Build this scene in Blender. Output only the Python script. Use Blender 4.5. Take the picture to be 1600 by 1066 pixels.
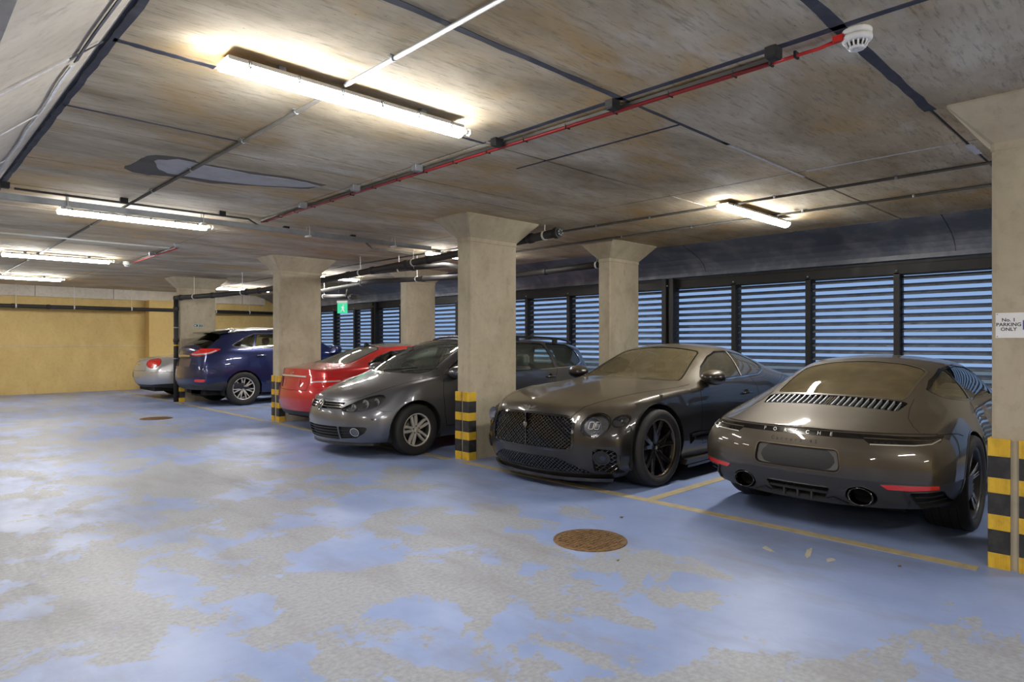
import bpy, bmesh, math, random
import numpy as np
from mathutils import Vector, Matrix
from mathutils.bvhtree import BVHTree
random.seed(7)
PI = math.pi
for o in list(bpy.data.objects): bpy.data.objects.remove(o)
SC = bpy.context.scene
COL = SC.collection

# ---------------------------------------------------------------- camera
cd = bpy.data.cameras.new('camera'); cam = bpy.data.objects.new('camera', cd); COL.objects.link(cam)
cd.sensor_width = 36.0; cd.lens = 36.0 * 1018.5 / 1600.0
cd.clip_start = 0.05; cd.clip_end = 200
CAM_H = 1.42
cam.location = (0, 0, CAM_H)
cam.rotation_euler = (PI / 2, 0, -math.radians(44.07))
SC.camera = cam

# ---------------------------------------------------------------- view and sky
SC.view_settings.view_transform = 'Standard'
SC.view_settings.look = 'None'
SC.view_settings.exposure = 0.0
SC.view_settings.gamma = 1.0
SC.view_settings.use_curve_mapping = False
SC.cycles.use_denoising = True
SC.cycles.max_bounces = 8
SC.cycles.diffuse_bounces = 4
SC.cycles.glossy_bounces = 4
SC.cycles.transparent_max_bounces = 12
SC.cycles.caustics_reflective = False
SC.cycles.caustics_refractive = False
SC.cycles.sample_clamp_indirect = 6
w = bpy.data.worlds.new('overcast_sky'); SC.world = w; w.use_nodes = True
bg = w.node_tree.nodes['Background']
bg.inputs[0].default_value = (0.30, 0.47, 0.80, 1); bg.inputs[1].default_value = 0.88
LAMP_POWER = 122.0      # emission of the fluorescent diffusers

# ---------------------------------------------------------------- materials
def mat(name, col=(0.5, 0.5, 0.5), rough=0.5, metal=0.0, coat=0.0, emit=None, es=0.0, spec=0.5, alpha=1.0):
    m = bpy.data.materials.new(name); m.use_nodes = True
    b = m.node_tree.nodes['Principled BSDF']
    b.inputs['Base Color'].default_value = (*col, 1)
    b.inputs['Roughness'].default_value = rough
    b.inputs['Metallic'].default_value = metal
    b.inputs['Specular IOR Level'].default_value = spec
    if coat:
        b.inputs['Coat Weight'].default_value = coat; b.inputs['Coat Roughness'].default_value = 0.03
    if emit:
        b.inputs['Emission Color'].default_value = (*emit, 1); b.inputs['Emission Strength'].default_value = es
    return m
class NT:
    def __init__(s, m):
        s.t = m.node_tree; s.b = s.t.nodes['Principled BSDF']
        s.geo = s.t.nodes.new('ShaderNodeNewGeometry')
    def n(s, typ, **kw):
        nd = s.t.nodes.new(typ)
        for k, v in kw.items():
            if k.startswith('i_'):
                key = k[2:]; key = int(key) if key.isdigit() else key.replace('_', ' ')
                nd.inputs[key].default_value = v
            else: setattr(nd, k, v)
        return nd
    def l(s, a, b): s.t.links.new(a, b)
    def pos(s, sc=(1, 1, 1), loc=(0, 0, 0), rot=(0, 0, 0)):
        mp = s.n('ShaderNodeMapping'); mp.inputs['Scale'].default_value = sc; mp.inputs['Location'].default_value = loc; mp.inputs['Rotation'].default_value = rot
        s.l(s.geo.outputs['Position'], mp.inputs[0]); return mp.outputs[0]
    def noise(s, vec, scale=5, det=5, rough=0.55, dist=0.0):
        nd = s.n('ShaderNodeTexNoise'); nd.inputs['Scale'].default_value = scale; nd.inputs['Detail'].default_value = det
        nd.inputs['Roughness'].default_value = rough; nd.inputs['Distortion'].default_value = dist
        s.l(vec, nd.inputs['Vector']); return nd.outputs['Fac']
    def ramp(s, fac, stops):
        r = s.n('ShaderNodeValToRGB'); e = r.color_ramp.elements
        while len(e) < len(stops): e.new(0.5)
        for q, (p, c) in zip(e, stops):
            q.position = p; q.color = (*c, 1) if len(c) == 3 else c
        s.l(fac, r.inputs[0]); return r.outputs[0]
    def rng(s, fac, a, b, c=0.0, d=1.0):
        r = s.n('ShaderNodeMapRange'); r.inputs[1].default_value = a; r.inputs[2].default_value = b; r.inputs[3].default_value = c; r.inputs[4].default_value = d
        s.l(fac, r.inputs[0]); return r.outputs[0]
    def mix(s, fac, a, b, typ='MIX'):
        m = s.n('ShaderNodeMix', data_type='RGBA', blend_type=typ)
        for inp, v in ((m.inputs[0], fac), (m.inputs[6], a), (m.inputs[7], b)):
            if hasattr(v, 'is_output'): s.l(v, inp)
            elif isinstance(v, (int, float)): inp.default_value = v
            else: inp.default_value = (*v, 1)
        return m.outputs[2]
    def math(s, op, a, b=0.0):
        m = s.n('ShaderNodeMath', operation=op)
        for inp, v in ((m.inputs[0], a), (m.inputs[1], b)):
            if hasattr(v, 'is_output'): s.l(v, inp)
            else: inp.default_value = v
        return m.outputs[0]
    def bump(s, h, strength=0.2, dist=0.01):
        b = s.n('ShaderNodeBump'); b.inputs['Strength'].default_value = strength; b.inputs['Distance'].default_value = dist
        s.l(h, b.inputs['Height']); s.l(b.outputs[0], s.b.inputs['Normal'])

def m_floor():
    m = mat('floor_paint', rough=0.4); t = NT(m)
    sep = t.n('ShaderNodeSeparateXYZ'); t.l(t.geo.outputs['Position'], sep.inputs[0])
    big = t.noise(t.pos((1, 1, 1)), 0.33, 3, 0.5)
    flake = t.noise(t.pos((1, 1, 1), (3, 1, 0)), 1.35, 13, 0.70, 0.4)
    mid = t.noise(t.pos((1, 0.7, 1), (9, 4, 0)), 0.75, 4, 0.6)
    aisle = t.rng(sep.outputs[0], 3.6, 5.0, 0.0, 0.16)
    v = t.math('ADD', t.math('ADD', t.math('MULTIPLY', flake, 0.62), t.math('MULTIPLY', mid, 0.33)), t.math('ADD', t.math('MULTIPLY', big, 0.10), aisle))
    mask = t.rng(v, 0.527, 0.534)                      # 1 = paint left
    fine = t.noise(t.pos(), 38, 6, 0.6)
    stain = t.noise(t.pos((1.3, 0.45, 1)), 1.7, 6, 0.62)
    blue = t.ramp(t.noise(t.pos((1, 1, 1), (5, 5, 0)), 2.2, 6, 0.6), [(0.3, (0.205, 0.275, 0.495)), (0.7, (0.28, 0.36, 0.60))])
    grey = t.ramp(fine, [(0.3, (0.235, 0.25, 0.29)), (0.7, (0.35, 0.37, 0.415))])
    chips = t.noise(t.pos((1, 1, 1), (2, 9, 0)), 7, 8, 0.7)
    mask = t.math('MULTIPLY', mask, t.rng(chips, 0.66, 0.68, 1.0, 0.0))
    c = t.mix(mask, grey, blue)
    c = t.mix(t.rng(stain, 0.50, 0.72, 0.0, 0.55), c, (0.19, 0.18, 0.18))
    specks = t.noise(t.pos(), 130, 2, 0.5)
    c = t.mix(t.rng(specks, 0.70, 0.74, 0.0, 0.5), c, (0.16, 0.14, 0.12))
    t.l(c, t.b.inputs['Base Color'])
    rr = t.math('ADD', t.rng(mask, 0, 1, 0.40, 0.33), t.rng(stain, 0.3, 0.7, 0.0, 0.16))
    t.l(rr, t.b.inputs['Roughness'])
    t.bump(t.math('ADD', t.math('MULTIPLY', mask, 0.5), t.math('MULTIPLY', fine, 0.5)), 0.12, 0.004)
    return m
def m_ceiling():
    m = mat('ceiling_concrete', rough=0.85); t = NT(m)
    n1 = t.noise(t.pos((0.7, 1.6, 1)), 1.3, 8, 0.62, 0.4)
    grain = t.noise(t.pos((3, 22, 1)), 2.2, 5, 0.65)
    rust = t.noise(t.pos((0.8, 1.3, 1), (4, 2, 0)), 0.95, 6, 0.6, 0.3)
    wht = t.noise(t.pos((0.6, 1.8, 1), (1, 8, 0)), 1.7, 6, 0.6)
    c = t.ramp(n1, [(0.30, (0.34, 0.275, 0.18)), (0.5, (0.56, 0.475, 0.34)), (0.68, (0.74, 0.67, 0.53))])
    c = t.mix(t.rng(rust, 0.50, 0.66, 0, 0.75), c, (0.58, 0.38, 0.15))
    c = t.mix(t.rng(wht, 0.58, 0.72, 0, 0.45), c, (0.80, 0.79, 0.78))
    c = t.mix(t.rng(grain, 0.52, 0.72, 0, 0.6), c, (0.17, 0.14, 0.10))
    pits = t.noise(t.pos((14, 30, 1)), 2.0, 3, 0.6)
    c = t.mix(t.rng(pits, 0.68, 0.73, 0, 0.7), c, (0.06, 0.05, 0.045))
    t.l(c, t.b.inputs['Base Color']); t.bump(grain, 0.25, 0.004)
    return m
def m_concrete(name, a, b, dark, vert=True):
    m = mat(name, rough=0.8); t = NT(m)
    n1 = t.noise(t.pos((1.5, 1.5, 0.8)), 2.0, 8, 0.6, 0.4)
    n2 = t.noise(t.pos((1, 1, 1), (3, 7, 1)), 14, 6, 0.65)
    n3 = t.noise(t.pos((2.5, 2.5, 1.0), (2, 0, 5)), 3.5, 5, 0.6)
    c = t.ramp(n1, [(0.3, a), (0.7, b)])
    c = t.mix(t.rng(n2, 0.5, 0.75, 0, 0.35), c, dark)
    c = t.mix(t.rng(n3, 0.62, 0.72, 0, 0.4), c, dark)
    t.l(c, t.b.inputs['Base Color']); t.bump(n2, 0.2, 0.004)
    return m
def m_grime(name, col, rough, dirt=(0.05, 0.05, 0.05), amt=0.5, metal=0.0, sc=6):
    m = mat(name, col, rough, metal); t = NT(m)
    n = t.noise(t.pos(), sc, 6, 0.62)
    t.l(t.mix(t.rng(n, 0.45, 0.72, 0, amt), col, dirt), t.b.inputs['Base Color'])
    t.l(t.rng(n, 0.3, 0.7, rough, min(1, rough + 0.2)), t.b.inputs['Roughness'])
    return m
def m_paint(name, col, metal=0.5, rough=0.3, dust=(0.24, 0.19, 0.12), dust_amt=0.0, coat=1.0, side=0.0):
    m = mat(name, col, rough, metal, coat=1.0); t = NT(m)
    sep = t.n('ShaderNodeSeparateXYZ'); t.l(t.geo.outputs['Normal'], sep.inputs[0])
    n = t.noise(t.pos((1, 1, 1)), 7, 5, 0.6)
    up = t.rng(sep.outputs[2], 0.35, 0.98, side, dust_amt)
    f = t.math('MULTIPLY', up, t.rng(n, 0.25, 0.7, 0.75, 1.1))
    t.l(t.mix(f, col, dust), t.b.inputs['Base Color'])
    t.l(t.math('MULTIPLY', t.math('SUBTRACT', 1.0, f), metal), t.b.inputs['Metallic'])
    t.l(t.math('SUBTRACT', coat, t.math('MULTIPLY', f, 0.45 * coat)), t.b.inputs['Coat Weight'])
    t.l(t.math('ADD', rough, t.math('MULTIPLY', f, 0.3)), t.b.inputs['Roughness'])
    t.l(t.math('ADD', 0.025, t.math('MULTIPLY', f, 0.10)), t.b.inputs['Coat Roughness'])
    return m
def m_glass(name, tint=(0.55, 0.62, 0.58), dust=(0.30, 0.25, 0.16), dust_amt=0.0, gloss=0.12):
    m = bpy.data.materials.new(name); m.use_nodes = True; T = m.node_tree; T.nodes.clear()
    out = T.nodes.new('ShaderNodeOutputMaterial'); tr = T.nodes.new('ShaderNodeBsdfTransparent'); tr.inputs[0].default_value = (*tint, 1)
    gl = T.nodes.new('ShaderNodeBsdfGlossy'); gl.inputs['Roughness'].default_value = 0.02
    fr = T.nodes.new('ShaderNodeFresnel'); fr.inputs[0].default_value = 1.5
    ml = T.nodes.new('ShaderNodeMath'); ml.operation = 'MULTIPLY_ADD'; ml.inputs[1].default_value = 1.0; ml.inputs[2].default_value = gloss * 0.3
    mx = T.nodes.new('ShaderNodeMixShader')
    T.links.new(fr.outputs[0], ml.inputs[0]); T.links.new(ml.outputs[0], mx.inputs[0]); T.links.new(tr.outputs[0], mx.inputs[1]); T.links.new(gl.outputs[0], mx.inputs[2])
    last = mx
    if dust_amt > 0:  # diffuse film: dust, also painted-in reflection on the green and grey-film panes
        df = T.nodes.new('ShaderNodeBsdfDiffuse'); df.inputs[0].default_value = (*dust, 1)
        geo = T.nodes.new('ShaderNodeNewGeometry'); no = T.nodes.new('ShaderNodeTexNoise'); no.inputs['Scale'].default_value = 6; no.inputs['Detail'].default_value = 5
        T.links.new(geo.outputs['Position'], no.inputs['Vector'])
        mr = T.nodes.new('ShaderNodeMapRange'); mr.inputs[1].default_value = 0.3; mr.inputs[2].default_value = 0.7; mr.inputs[3].default_value = dust_amt * 0.8; mr.inputs[4].default_value = dust_amt * 1.15
        T.links.new(no.outputs['Fac'], mr.inputs[0])
        m2 = T.nodes.new('ShaderNodeMixShader'); T.links.new(mr.outputs[0], m2.inputs[0]); T.links.new(mx.outputs[0], m2.inputs[1]); T.links.new(df.outputs[0], m2.inputs[2]); last = m2
    T.links.new(last.outputs[0], out.inputs[0])
    return m

M = dict(
    floor=m_floor(), ceil=m_ceiling(),
    column=m_concrete('column_concrete', (0.36, 0.305, 0.215), (0.50, 0.44, 0.325), (0.24, 0.205, 0.15)),
    beam=m_concrete('beam_concrete', (0.54, 0.49, 0.42), (0.68, 0.63, 0.55), (0.26, 0.23, 0.19)),
    wall=m_concrete('yellow_wall_paint', (0.56, 0.40, 0.15), (0.68, 0.50, 0.21), (0.40, 0.28, 0.11)),
    pilaster=m_concrete('yellow_pilaster_paint', (0.60, 0.42, 0.15), (0.68, 0.49, 0.19), (0.44, 0.31, 0.12)),
    joint=m_grime('dark_joint_sealant', (0.045, 0.05, 0.075), 0.7, (0.16, 0.16, 0.17), 0.5),
    lead=m_grime('dark_soffit_membrane', (0.12, 0.135, 0.18), 0.33, (0.34, 0.34, 0.38), 0.7, 0.0, 3),
    yline=m_grime('yellow_line_paint', (0.42, 0.345, 0.19), 0.6, (0.26, 0.24, 0.21), 0.75, 0, 9),
    wline=m_grime('faded_line_paint', (0.50, 0.47, 0.38), 0.6, (0.3, 0.3, 0.32), 0.7, 0, 9),
    galv=m_grime('galvanised_steel', (0.34, 0.36, 0.38), 0.42, (0.2, 0.2, 0.2), 0.4, 0.7),
    black_conduit=m_grime('dark_conduit', (0.085, 0.08, 0.075), 0.5, (0.2, 0.19, 0.17), 0.4, 0.3),
    red=mat('red_cable', (0.30, 0.02, 0.02), 0.5), red_bright=mat('bright_red_cable', (0.62, 0.025, 0.02), 0.45),
    pipe=m_grime('black_drain_pipe', (0.018, 0.017, 0.017), 0.55, (0.05, 0.046, 0.042), 0.5),
    pipe_grey=m_grime('dark_grey_pipe', (0.05, 0.048, 0.048), 0.55, (0.10, 0.09, 0.08), 0.5),
    white=mat('white_plastic', (0.78, 0.78, 0.76), 0.4), greyplas=mat('grey_plastic', (0.30, 0.30, 0.31), 0.5),
    lightbody=mat('lamp_body_grey', (0.75, 0.73, 0.68), 0.5),
    tube=mat('lamp_diffuser', (0.9, 0.9, 0.88), 0.4, emit=(1.0, 0.97, 0.915), es=LAMP_POWER),
    gy=m_grime('yellow_rubber', (0.72, 0.46, 0.035), 0.55, (0.30, 0.19, 0.03), 0.45, 0, 14),
    gk=m_grime('black_rubber', (0.018, 0.018, 0.02), 0.6, (0.09, 0.085, 0.08), 0.45, 0, 14),
    frame=m_grime('black_louvre_frame', (0.009, 0.0085, 0.009), 0.5, (0.028, 0.025, 0.022), 0.5),
    blade=m_grime('louvre_blade_metal', (0.10, 0.115, 0.14), 0.45, (0.03, 0.03, 0.03), 0.5, 0.4),
    rust=m_grime('rusty_iron', (0.20, 0.115, 0.05), 0.65, (0.05, 0.035, 0.025), 0.8, 0.3, 22),
    sign=mat('sign_white', (0.80, 0.80, 0.80), 0.4), ink=mat('black_ink', (0.02, 0.02, 0.02), 0.5), sblue=mat('sign_blue', (0.06, 0.08, 0.36), 0.4),
    teal=mat('sign_teal', (0.0, 0.12, 0.13), 0.4), green_lit=mat('exit_sign_green', (0.02, 0.4, 0.2), 0.4, emit=(0.03, 0.55, 0.28), es=0.7),
    leaf=mat('dry_leaf', (0.16, 0.09, 0.03), 0.8), mortar=m_grime('pale_mortar', (0.52, 0.51, 0.51), 0.9, (0.3, 0.29, 0.28), 0.5), mortar_dark=m_grime('dark_bitumen', (0.15, 0.135, 0.12), 0.9, (0.09, 0.08, 0.07), 0.5),
    chalk=m_grime('white_filler', (0.72, 0.73, 0.78), 0.9, (0.4, 0.4, 0.45), 0.7, 0, 20),
    blue_tape=mat('blue_tape', (0.05, 0.28, 0.75), 0.5),
    # cars
    tyre=m_grime('tyre_rubber', (0.013, 0.0125, 0.012), 0.6, (0.032, 0.028, 0.023), 0.6, 0, 10), well=mat('wheel_well_black', (0.008, 0.008, 0.008), 0.9),
    rim_black=mat('rim_gloss_black', (0.016, 0.015, 0.014), 0.22, 0.2, 0.6), rim_edge=mat('rim_machined_lip', (0.17, 0.13, 0.09), 0.3, 0.9),
    rim_silver=mat('rim_silver', (0.62, 0.59, 0.54), 0.32, 0.45), rim_dark=mat('rim_satin_grey', (0.06, 0.06, 0.062), 0.35, 0.6), disc=mat('brake_disc', (0.10, 0.095, 0.09), 0.4, 0.9),
    chrome=mat('chrome', (0.68, 0.68, 0.68), 0.08, 1.0), dark_chrome=mat('dark_chrome', (0.10, 0.10, 0.105), 0.15, 1.0), gloss=mat('gloss_black_trim', (0.010, 0.010, 0.011), 0.12, 0.0, 0.5),
    plastic=mat('black_trim_plastic', (0.022, 0.022, 0.023), 0.5), seam=mat('shut_line', (0.006, 0.006, 0.006), 0.9), void=mat('dark_void', (0.004, 0.004, 0.004), 0.95),
    leather_dark=mat('dark_leather', (0.075, 0.068, 0.06), 0.6), leather_tan=mat('tan_leather', (0.24, 0.115, 0.07), 0.6), cloth=mat('grey_seat_cloth', (0.24, 0.24, 0.225), 0.85), carpet=mat('car_carpet', (0.02, 0.02, 0.02), 0.95),
    red_lens=mat('red_lamp_lens', (0.52, 0.012, 0.012), 0.15, 0.0, 1.0), red_lens_hot=mat('bright_red_lens', (0.58, 0.018, 0.014), 0.2, 0.0, 1.0, emit=(0.9, 0.02, 0.02), es=0.0), clear_lens=mat('clear_lamp_lens', (0.62, 0.62, 0.63), 0.15, 0.4, 1.0), smoke_lens=mat('smoked_lens', (0.007, 0.006, 0.006), 0.15, 0.0, 0.3),
    lamp_bowl=mat('lamp_reflector', (0.42, 0.45, 0.52), 0.25, 0.7), lamp_bright=mat('lamp_reflector_bright', (0.72, 0.72, 0.74), 0.3, 0.3), lamp_mid=mat('lamp_housing_grey', (0.22, 0.22, 0.23), 0.2, 0.8), lamp_dark=mat('lamp_housing_dark', (0.035, 0.036, 0.04), 0.25, 0.5),
    glass_clear=m_glass('clear_car_glass', (0.76, 0.84, 0.80)), glass_green=m_glass('green_tint_glass', (0.78, 0.88, 0.82), (0.36, 0.40, 0.36), 0.10), glass_dark=m_glass('privacy_glass', (0.16, 0.17, 0.17)),  # green glass has a pale diffuse haze standing in for reflection
    glass_dust=m_glass('dusty_glass', (0.40, 0.41, 0.38), (0.27, 0.22, 0.125), 0.30), glass_dust_heavy=m_glass('thick_dust_glass', (0.14, 0.135, 0.12), (0.20, 0.16, 0.09), 0.55), glass_grey=m_glass('grey_tint_glass', (0.40, 0.42, 0.40), (0.30, 0.27, 0.2), 0.15), lens=m_glass('headlamp_glass', (0.93, 0.94, 0.96), gloss=0.1),
    p_black=m_paint('black_car_paint', (0.014, 0.012, 0.013), 0.45, 0.30, (0.175, 0.14, 0.085), 0.64, coat=0.85, side=0.055), p_brown=m_paint('grey_brown_car_paint', (0.058, 0.048, 0.037), 0.7, 0.42, (0.19, 0.148, 0.088), 0.42, side=0.08),
    p_grey=m_paint('grey_car_paint', (0.135, 0.14, 0.16), 0.75, 0.32, (0.2, 0.18, 0.15), 0.2), p_red=m_paint('red_car_paint', (0.46, 0.012, 0.016), 0.35, 0.3, (0.35, 0.15, 0.1), 0.12), p_blue=m_paint('navy_car_paint', (0.010, 0.018, 0.085), 0.55, 0.28, (0.12, 0.11, 0.09), 0.12), p_silver=m_paint('silver_car_paint', (0.50, 0.51, 0.53), 0.75, 0.34, (0.4, 0.37, 0.32), 0.25),
    gloss_dust=m_paint('dusty_gloss_black', (0.03, 0.027, 0.022), 0.0, 0.2, (0.19, 0.155, 0.10), 0.6),
    glass_rear=m_glass('grey_film_glass', (0.10, 0.10, 0.10), (0.22, 0.215, 0.19), 0.45),  # grey diffuse film stands in for dust and the reflected ceiling
    softtop=mat('navy_soft_top', (0.012, 0.016, 0.045), 0.9), lower_grey=mat('lower_cladding_grey', (0.030, 0.030, 0.033), 0.42), plate=mat('blank_grey_plate', (0.085, 0.082, 0.078), 0.55), plate_brown=mat('blank_brown_plate', (0.085, 0.055, 0.045), 0.5), plate_red=mat('blank_red_plate', (0.34, 0.008, 0.012), 0.45), papertint=mat('paper_sheet', (0.55, 0.54, 0.5), 0.7),
)

# ---------------------------------------------------------------- helpers
class MB:
    """collects shapes with a material slot per face; build() links ONE mesh object"""
    def __init__(s): s.v = []; s.f = []; s.mi = []; s.sm = []
    def add(s, v, f, mi=0, smooth=False):
        b = len(s.v); s.v += [tuple(p) for p in v]
        for q in f: s.f.append([i + b for i in q]); s.mi.append(mi); s.sm.append(smooth)
        return s
    def box(s, lo, hi, mi=0, ch=0.0):
        x0, y0, z0 = lo; x1, y1, z1 = hi
        if ch <= 0:
            v = [(x0, y0, z0), (x1, y0, z0), (x1, y1, z0), (x0, y1, z0), (x0, y0, z1), (x1, y0, z1), (x1, y1, z1), (x0, y1, z1)]
            return s.add(v, [(0, 3, 2, 1), (4, 5, 6, 7), (0, 1, 5, 4), (1, 2, 6, 5), (2, 3, 7, 6), (3, 0, 4, 7)], mi)
        bm = bmesh.new(); bmesh.ops.create_cube(bm, size=1)
        for p in bm.verts: p.co = Vector(((x0 + x1) / 2 + p.co.x * (x1 - x0), (y0 + y1) / 2 + p.co.y * (y1 - y0), (z0 + z1) / 2 + p.co.z * (z1 - z0)))
        bmesh.ops.bevel(bm, geom=bm.edges[:], offset=ch, segments=2, affect='EDGES', profile=0.5)
        return s.bm(bm, mi)
    def bm(s, bm, mi=0, smooth=False):
        bm.verts.index_update()
        s.add([p.co for p in bm.verts], [[q.index for q in f.verts] for f in bm.faces], mi, smooth); bm.free(); return s
    def tube(s, pts, r, n=10, mi=0, cap=True):
        pts = [Vector(p) for p in pts]; rs = r if isinstance(r, (list, tuple)) else [r] * len(pts)
        up = None; rings = []; v = []
        for i, p in enumerate(pts):
            d = (pts[min(i + 1, len(pts) - 1)] - pts[max(i - 1, 0)]).normalized()
            if up is None:
                a = Vector((0, 0, 1)) if abs(d.z) < 0.9 else Vector((1, 0, 0)); up = (a - d * a.dot(d)).normalized()
            else: up = (up - d * up.dot(d)).normalized()
            sd = d.cross(up)
            for k in range(n):
                an = 2 * PI * k / n; v.append(p + (up * math.cos(an) + sd * math.sin(an)) * rs[i])
        f = []
        for i in range(len(pts) - 1):
            for k in range(n):
                f.append((i * n + k, i * n + (k + 1) % n, (i + 1) * n + (k + 1) % n, (i + 1) * n + k))
        s.add(v, f, mi, True)
        if cap:
            s.add(v[:n], [list(range(n))[::-1]], mi); s.add(v[-n:], [list(range(n))], mi)
        return s
    def lathe(s, prof, n=32, axis='z', c=(0, 0, 0), mi=0, smooth=True, close=True):
        """prof: [(r, h), ...]"""
        v = []
        for (r, h) in prof:
            for k in range(n):
                a = 2 * PI * k / n; p = (r * math.cos(a), r * math.sin(a), h)
                if axis == 'y': p = (p[0], p[2], p[1])
                elif axis == 'x': p = (p[2], p[0], p[1])
                v.append((p[0] + c[0], p[1] + c[1], p[2] + c[2]))
        f = []
        for i in range(len(prof) - 1):
            for k in range(n):
                q = (i * n + k, i * n + (k + 1) % n, (i + 1) * n + (k + 1) % n, (i + 1) * n + k)
                f.append(q if axis != 'y' else q[::-1])
        s.add(v, f, mi, smooth)
        if close:
            for i, rev in ((0, True), (len(prof) - 1, False)):
                if prof[i][0] > 1e-5:
                    idx = list(range(n)); s.add(v[i * n:(i + 1) * n], [idx[::-1] if rev != (axis == 'y') else idx], mi)
        return s
    def prism(s, poly, a, b, axis='z', mi=0):
        """extrude 2-D polygon along axis from a to b"""
        def P(p, h):
            return {'z': (p[0], p[1], h), 'y': (p[0], h, p[1]), 'x': (h, p[0], p[1])}[axis]
        n = len(poly); v = [P(p, a) for p in poly] + [P(p, b) for p in poly]
        f = [list(range(n))[::-1], list(range(n, 2 * n))] + [(i, (i + 1) % n, n + (i + 1) % n, n + i) for i in range(n)]
        return s.add(v, f, mi)
    def build(s, name, mats, parent=None, loc=None, recalc=True):
        me = bpy.data.meshes.new(name); me.from_pydata(s.v, [], s.f)
        if not isinstance(mats, (list, tuple)): mats = [mats]
        for m in mats: me.materials.append(m)
        me.polygons.foreach_set('material_index', s.mi); me.polygons.foreach_set('use_smooth', s.sm)
        if recalc:
            bm = bmesh.new(); bm.from_mesh(me); bmesh.ops.remove_doubles(bm, verts=bm.verts, dist=1e-6); bmesh.ops.recalc_face_normals(bm, faces=bm.faces); bm.to_mesh(me); bm.free()
        me.update()
        return link(name, me, parent, loc)
def link(name, me, parent=None, loc=None):
    o = bpy.data.objects.new(name, me); COL.objects.link(o)
    if parent is not None: o.parent = parent
    if loc is not None: o.location = loc
    return o
def tag(o, label=None, cat=None, group=None, kind=None):
    if label: o['label'] = label
    if cat: o['category'] = cat
    if group: o['group'] = group
    if kind: o['kind'] = kind
    return o
def empty(name, loc=(0, 0, 0), rz=0.0):
    o = bpy.data.objects.new(name, None); COL.objects.link(o); o.location = loc; o.rotation_euler = (0, 0, rz); o.empty_display_size = 0.2
    return o
def structure(o): o['kind'] = 'structure'; return o
def copy_tree(o, parent=None):
    c = o.copy(); COL.objects.link(c)
    if parent is not None: c.parent = parent
    for ch in list(o.children): copy_tree(ch, c)
    return c
def text_mesh(s, size, bold=0.0):
    cu = bpy.data.curves.new('t', 'FONT'); cu.body = s; cu.size = size; cu.align_x = 'CENTER'; cu.align_y = 'CENTER'; cu.resolution_u = 3; cu.offset = bold * size
    o = bpy.data.objects.new('t', cu); COL.objects.link(o)
    me = o.to_mesh(); v = [tuple(p.co) for p in me.vertices]; f = [list(p.vertices) for p in me.polygons]
    o.to_mesh_clear(); bpy.data.objects.remove(o); bpy.data.curves.remove(cu)
    return v, f
# ================================================================ THE SETTING
CZ = 2.904                                   # ceiling height
XL, YB, YW, XW = -6.5, -7.0, 21.45, 9.7       # left wall, back wall, yellow end wall, louvre plane
fl = structure(MB().box((XL - .2, YB - .2, -0.3), (XW + 3.0, YW + .3, 0)).build('floor', M['floor']))
def strip(x0, y0, x1, y1, m='yline', name='bay_line'):
    MB().box((x0, y0, 0.0), (x1, y1, 0.0025)).build(name, M[m], fl)
strip(4.86, 0.9, 4.96, 5.9); strip(4.86, 6.15, 4.96, 11.1); strip(4.86, 11.4, 4.96, 16.3); strip(4.86, 16.7, 4.96, YW); strip(4.86, -5, 4.96, 0.55)
for y in (3.33, 8.6, 13.8, 19.0): strip(4.96, y - .05, 9.4, y + .05)
for (x, y, a, l) in ((4.45, 1.75, 0.3, .26), (4.35, 1.98, 0.9, .12), (4.42, 1.6, -.2, .1)):
    mb = MB(); n = 14; pts = []
    for k in range(n):
        an = 2 * PI * k / n; rr = 1 + random.uniform(-.35, .35)
        px, py = l * .5 * math.cos(an) * rr, .022 * math.sin(an) * rr
        pts.append((x + px * math.cos(a) - py * math.sin(a), y + px * math.sin(a) + py * math.cos(a)))
    mb.prism(pts, 0, .002).build('paint_flake_mark', M['wline'], fl)

# ceiling: backing slab with the dark joints, panels hanging below it
ce = structure(MB().box((XL - .2, YB - .2, CZ + .012), (9.2, YW + .3, CZ + .3)).build('ceiling', M['joint']))
XJ = [0.80, 3.25, 5.80, 8.90]
YJ = [-7.0, -5.0, -3.75, -2.53, -1.30, -0.08, 1.14, 2.40, 3.66, 4.89, 5.26, 6.48, 7.70, 8.93, 10.15, 10.52, 11.75, 12.97, 14.20, 15.42, 15.79, 17.0, 18.24, 19.47, 20.7, YW]
def ceil_panel(x0, y0, x1, y1, gx, gy):
    MB().box((x0 + gx, y0 + gy, CZ), (x1 - gx, y1 - gy, CZ + .02)).build('ceiling_panel', M['ceil'], ce)
for i in range(len(XJ) - 1):
    for j in range(len(YJ) - 1):
        g = 0.012 if YJ[j] < 4 else 0.008
        if i == 1 and j in (7,):
            ceil_panel(XJ[i], YJ[j], 3.95, YJ[j + 1], g, g); ceil_panel(3.95, YJ[j], XJ[i + 1], YJ[j + 1], .006, g)
        else: ceil_panel(XJ[i], YJ[j], XJ[i + 1], YJ[j + 1], g, g)
for j in range(len(YJ) - 1): ceil_panel(XL, YJ[j], -1.9, YJ[j + 1], .01, .01)
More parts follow.
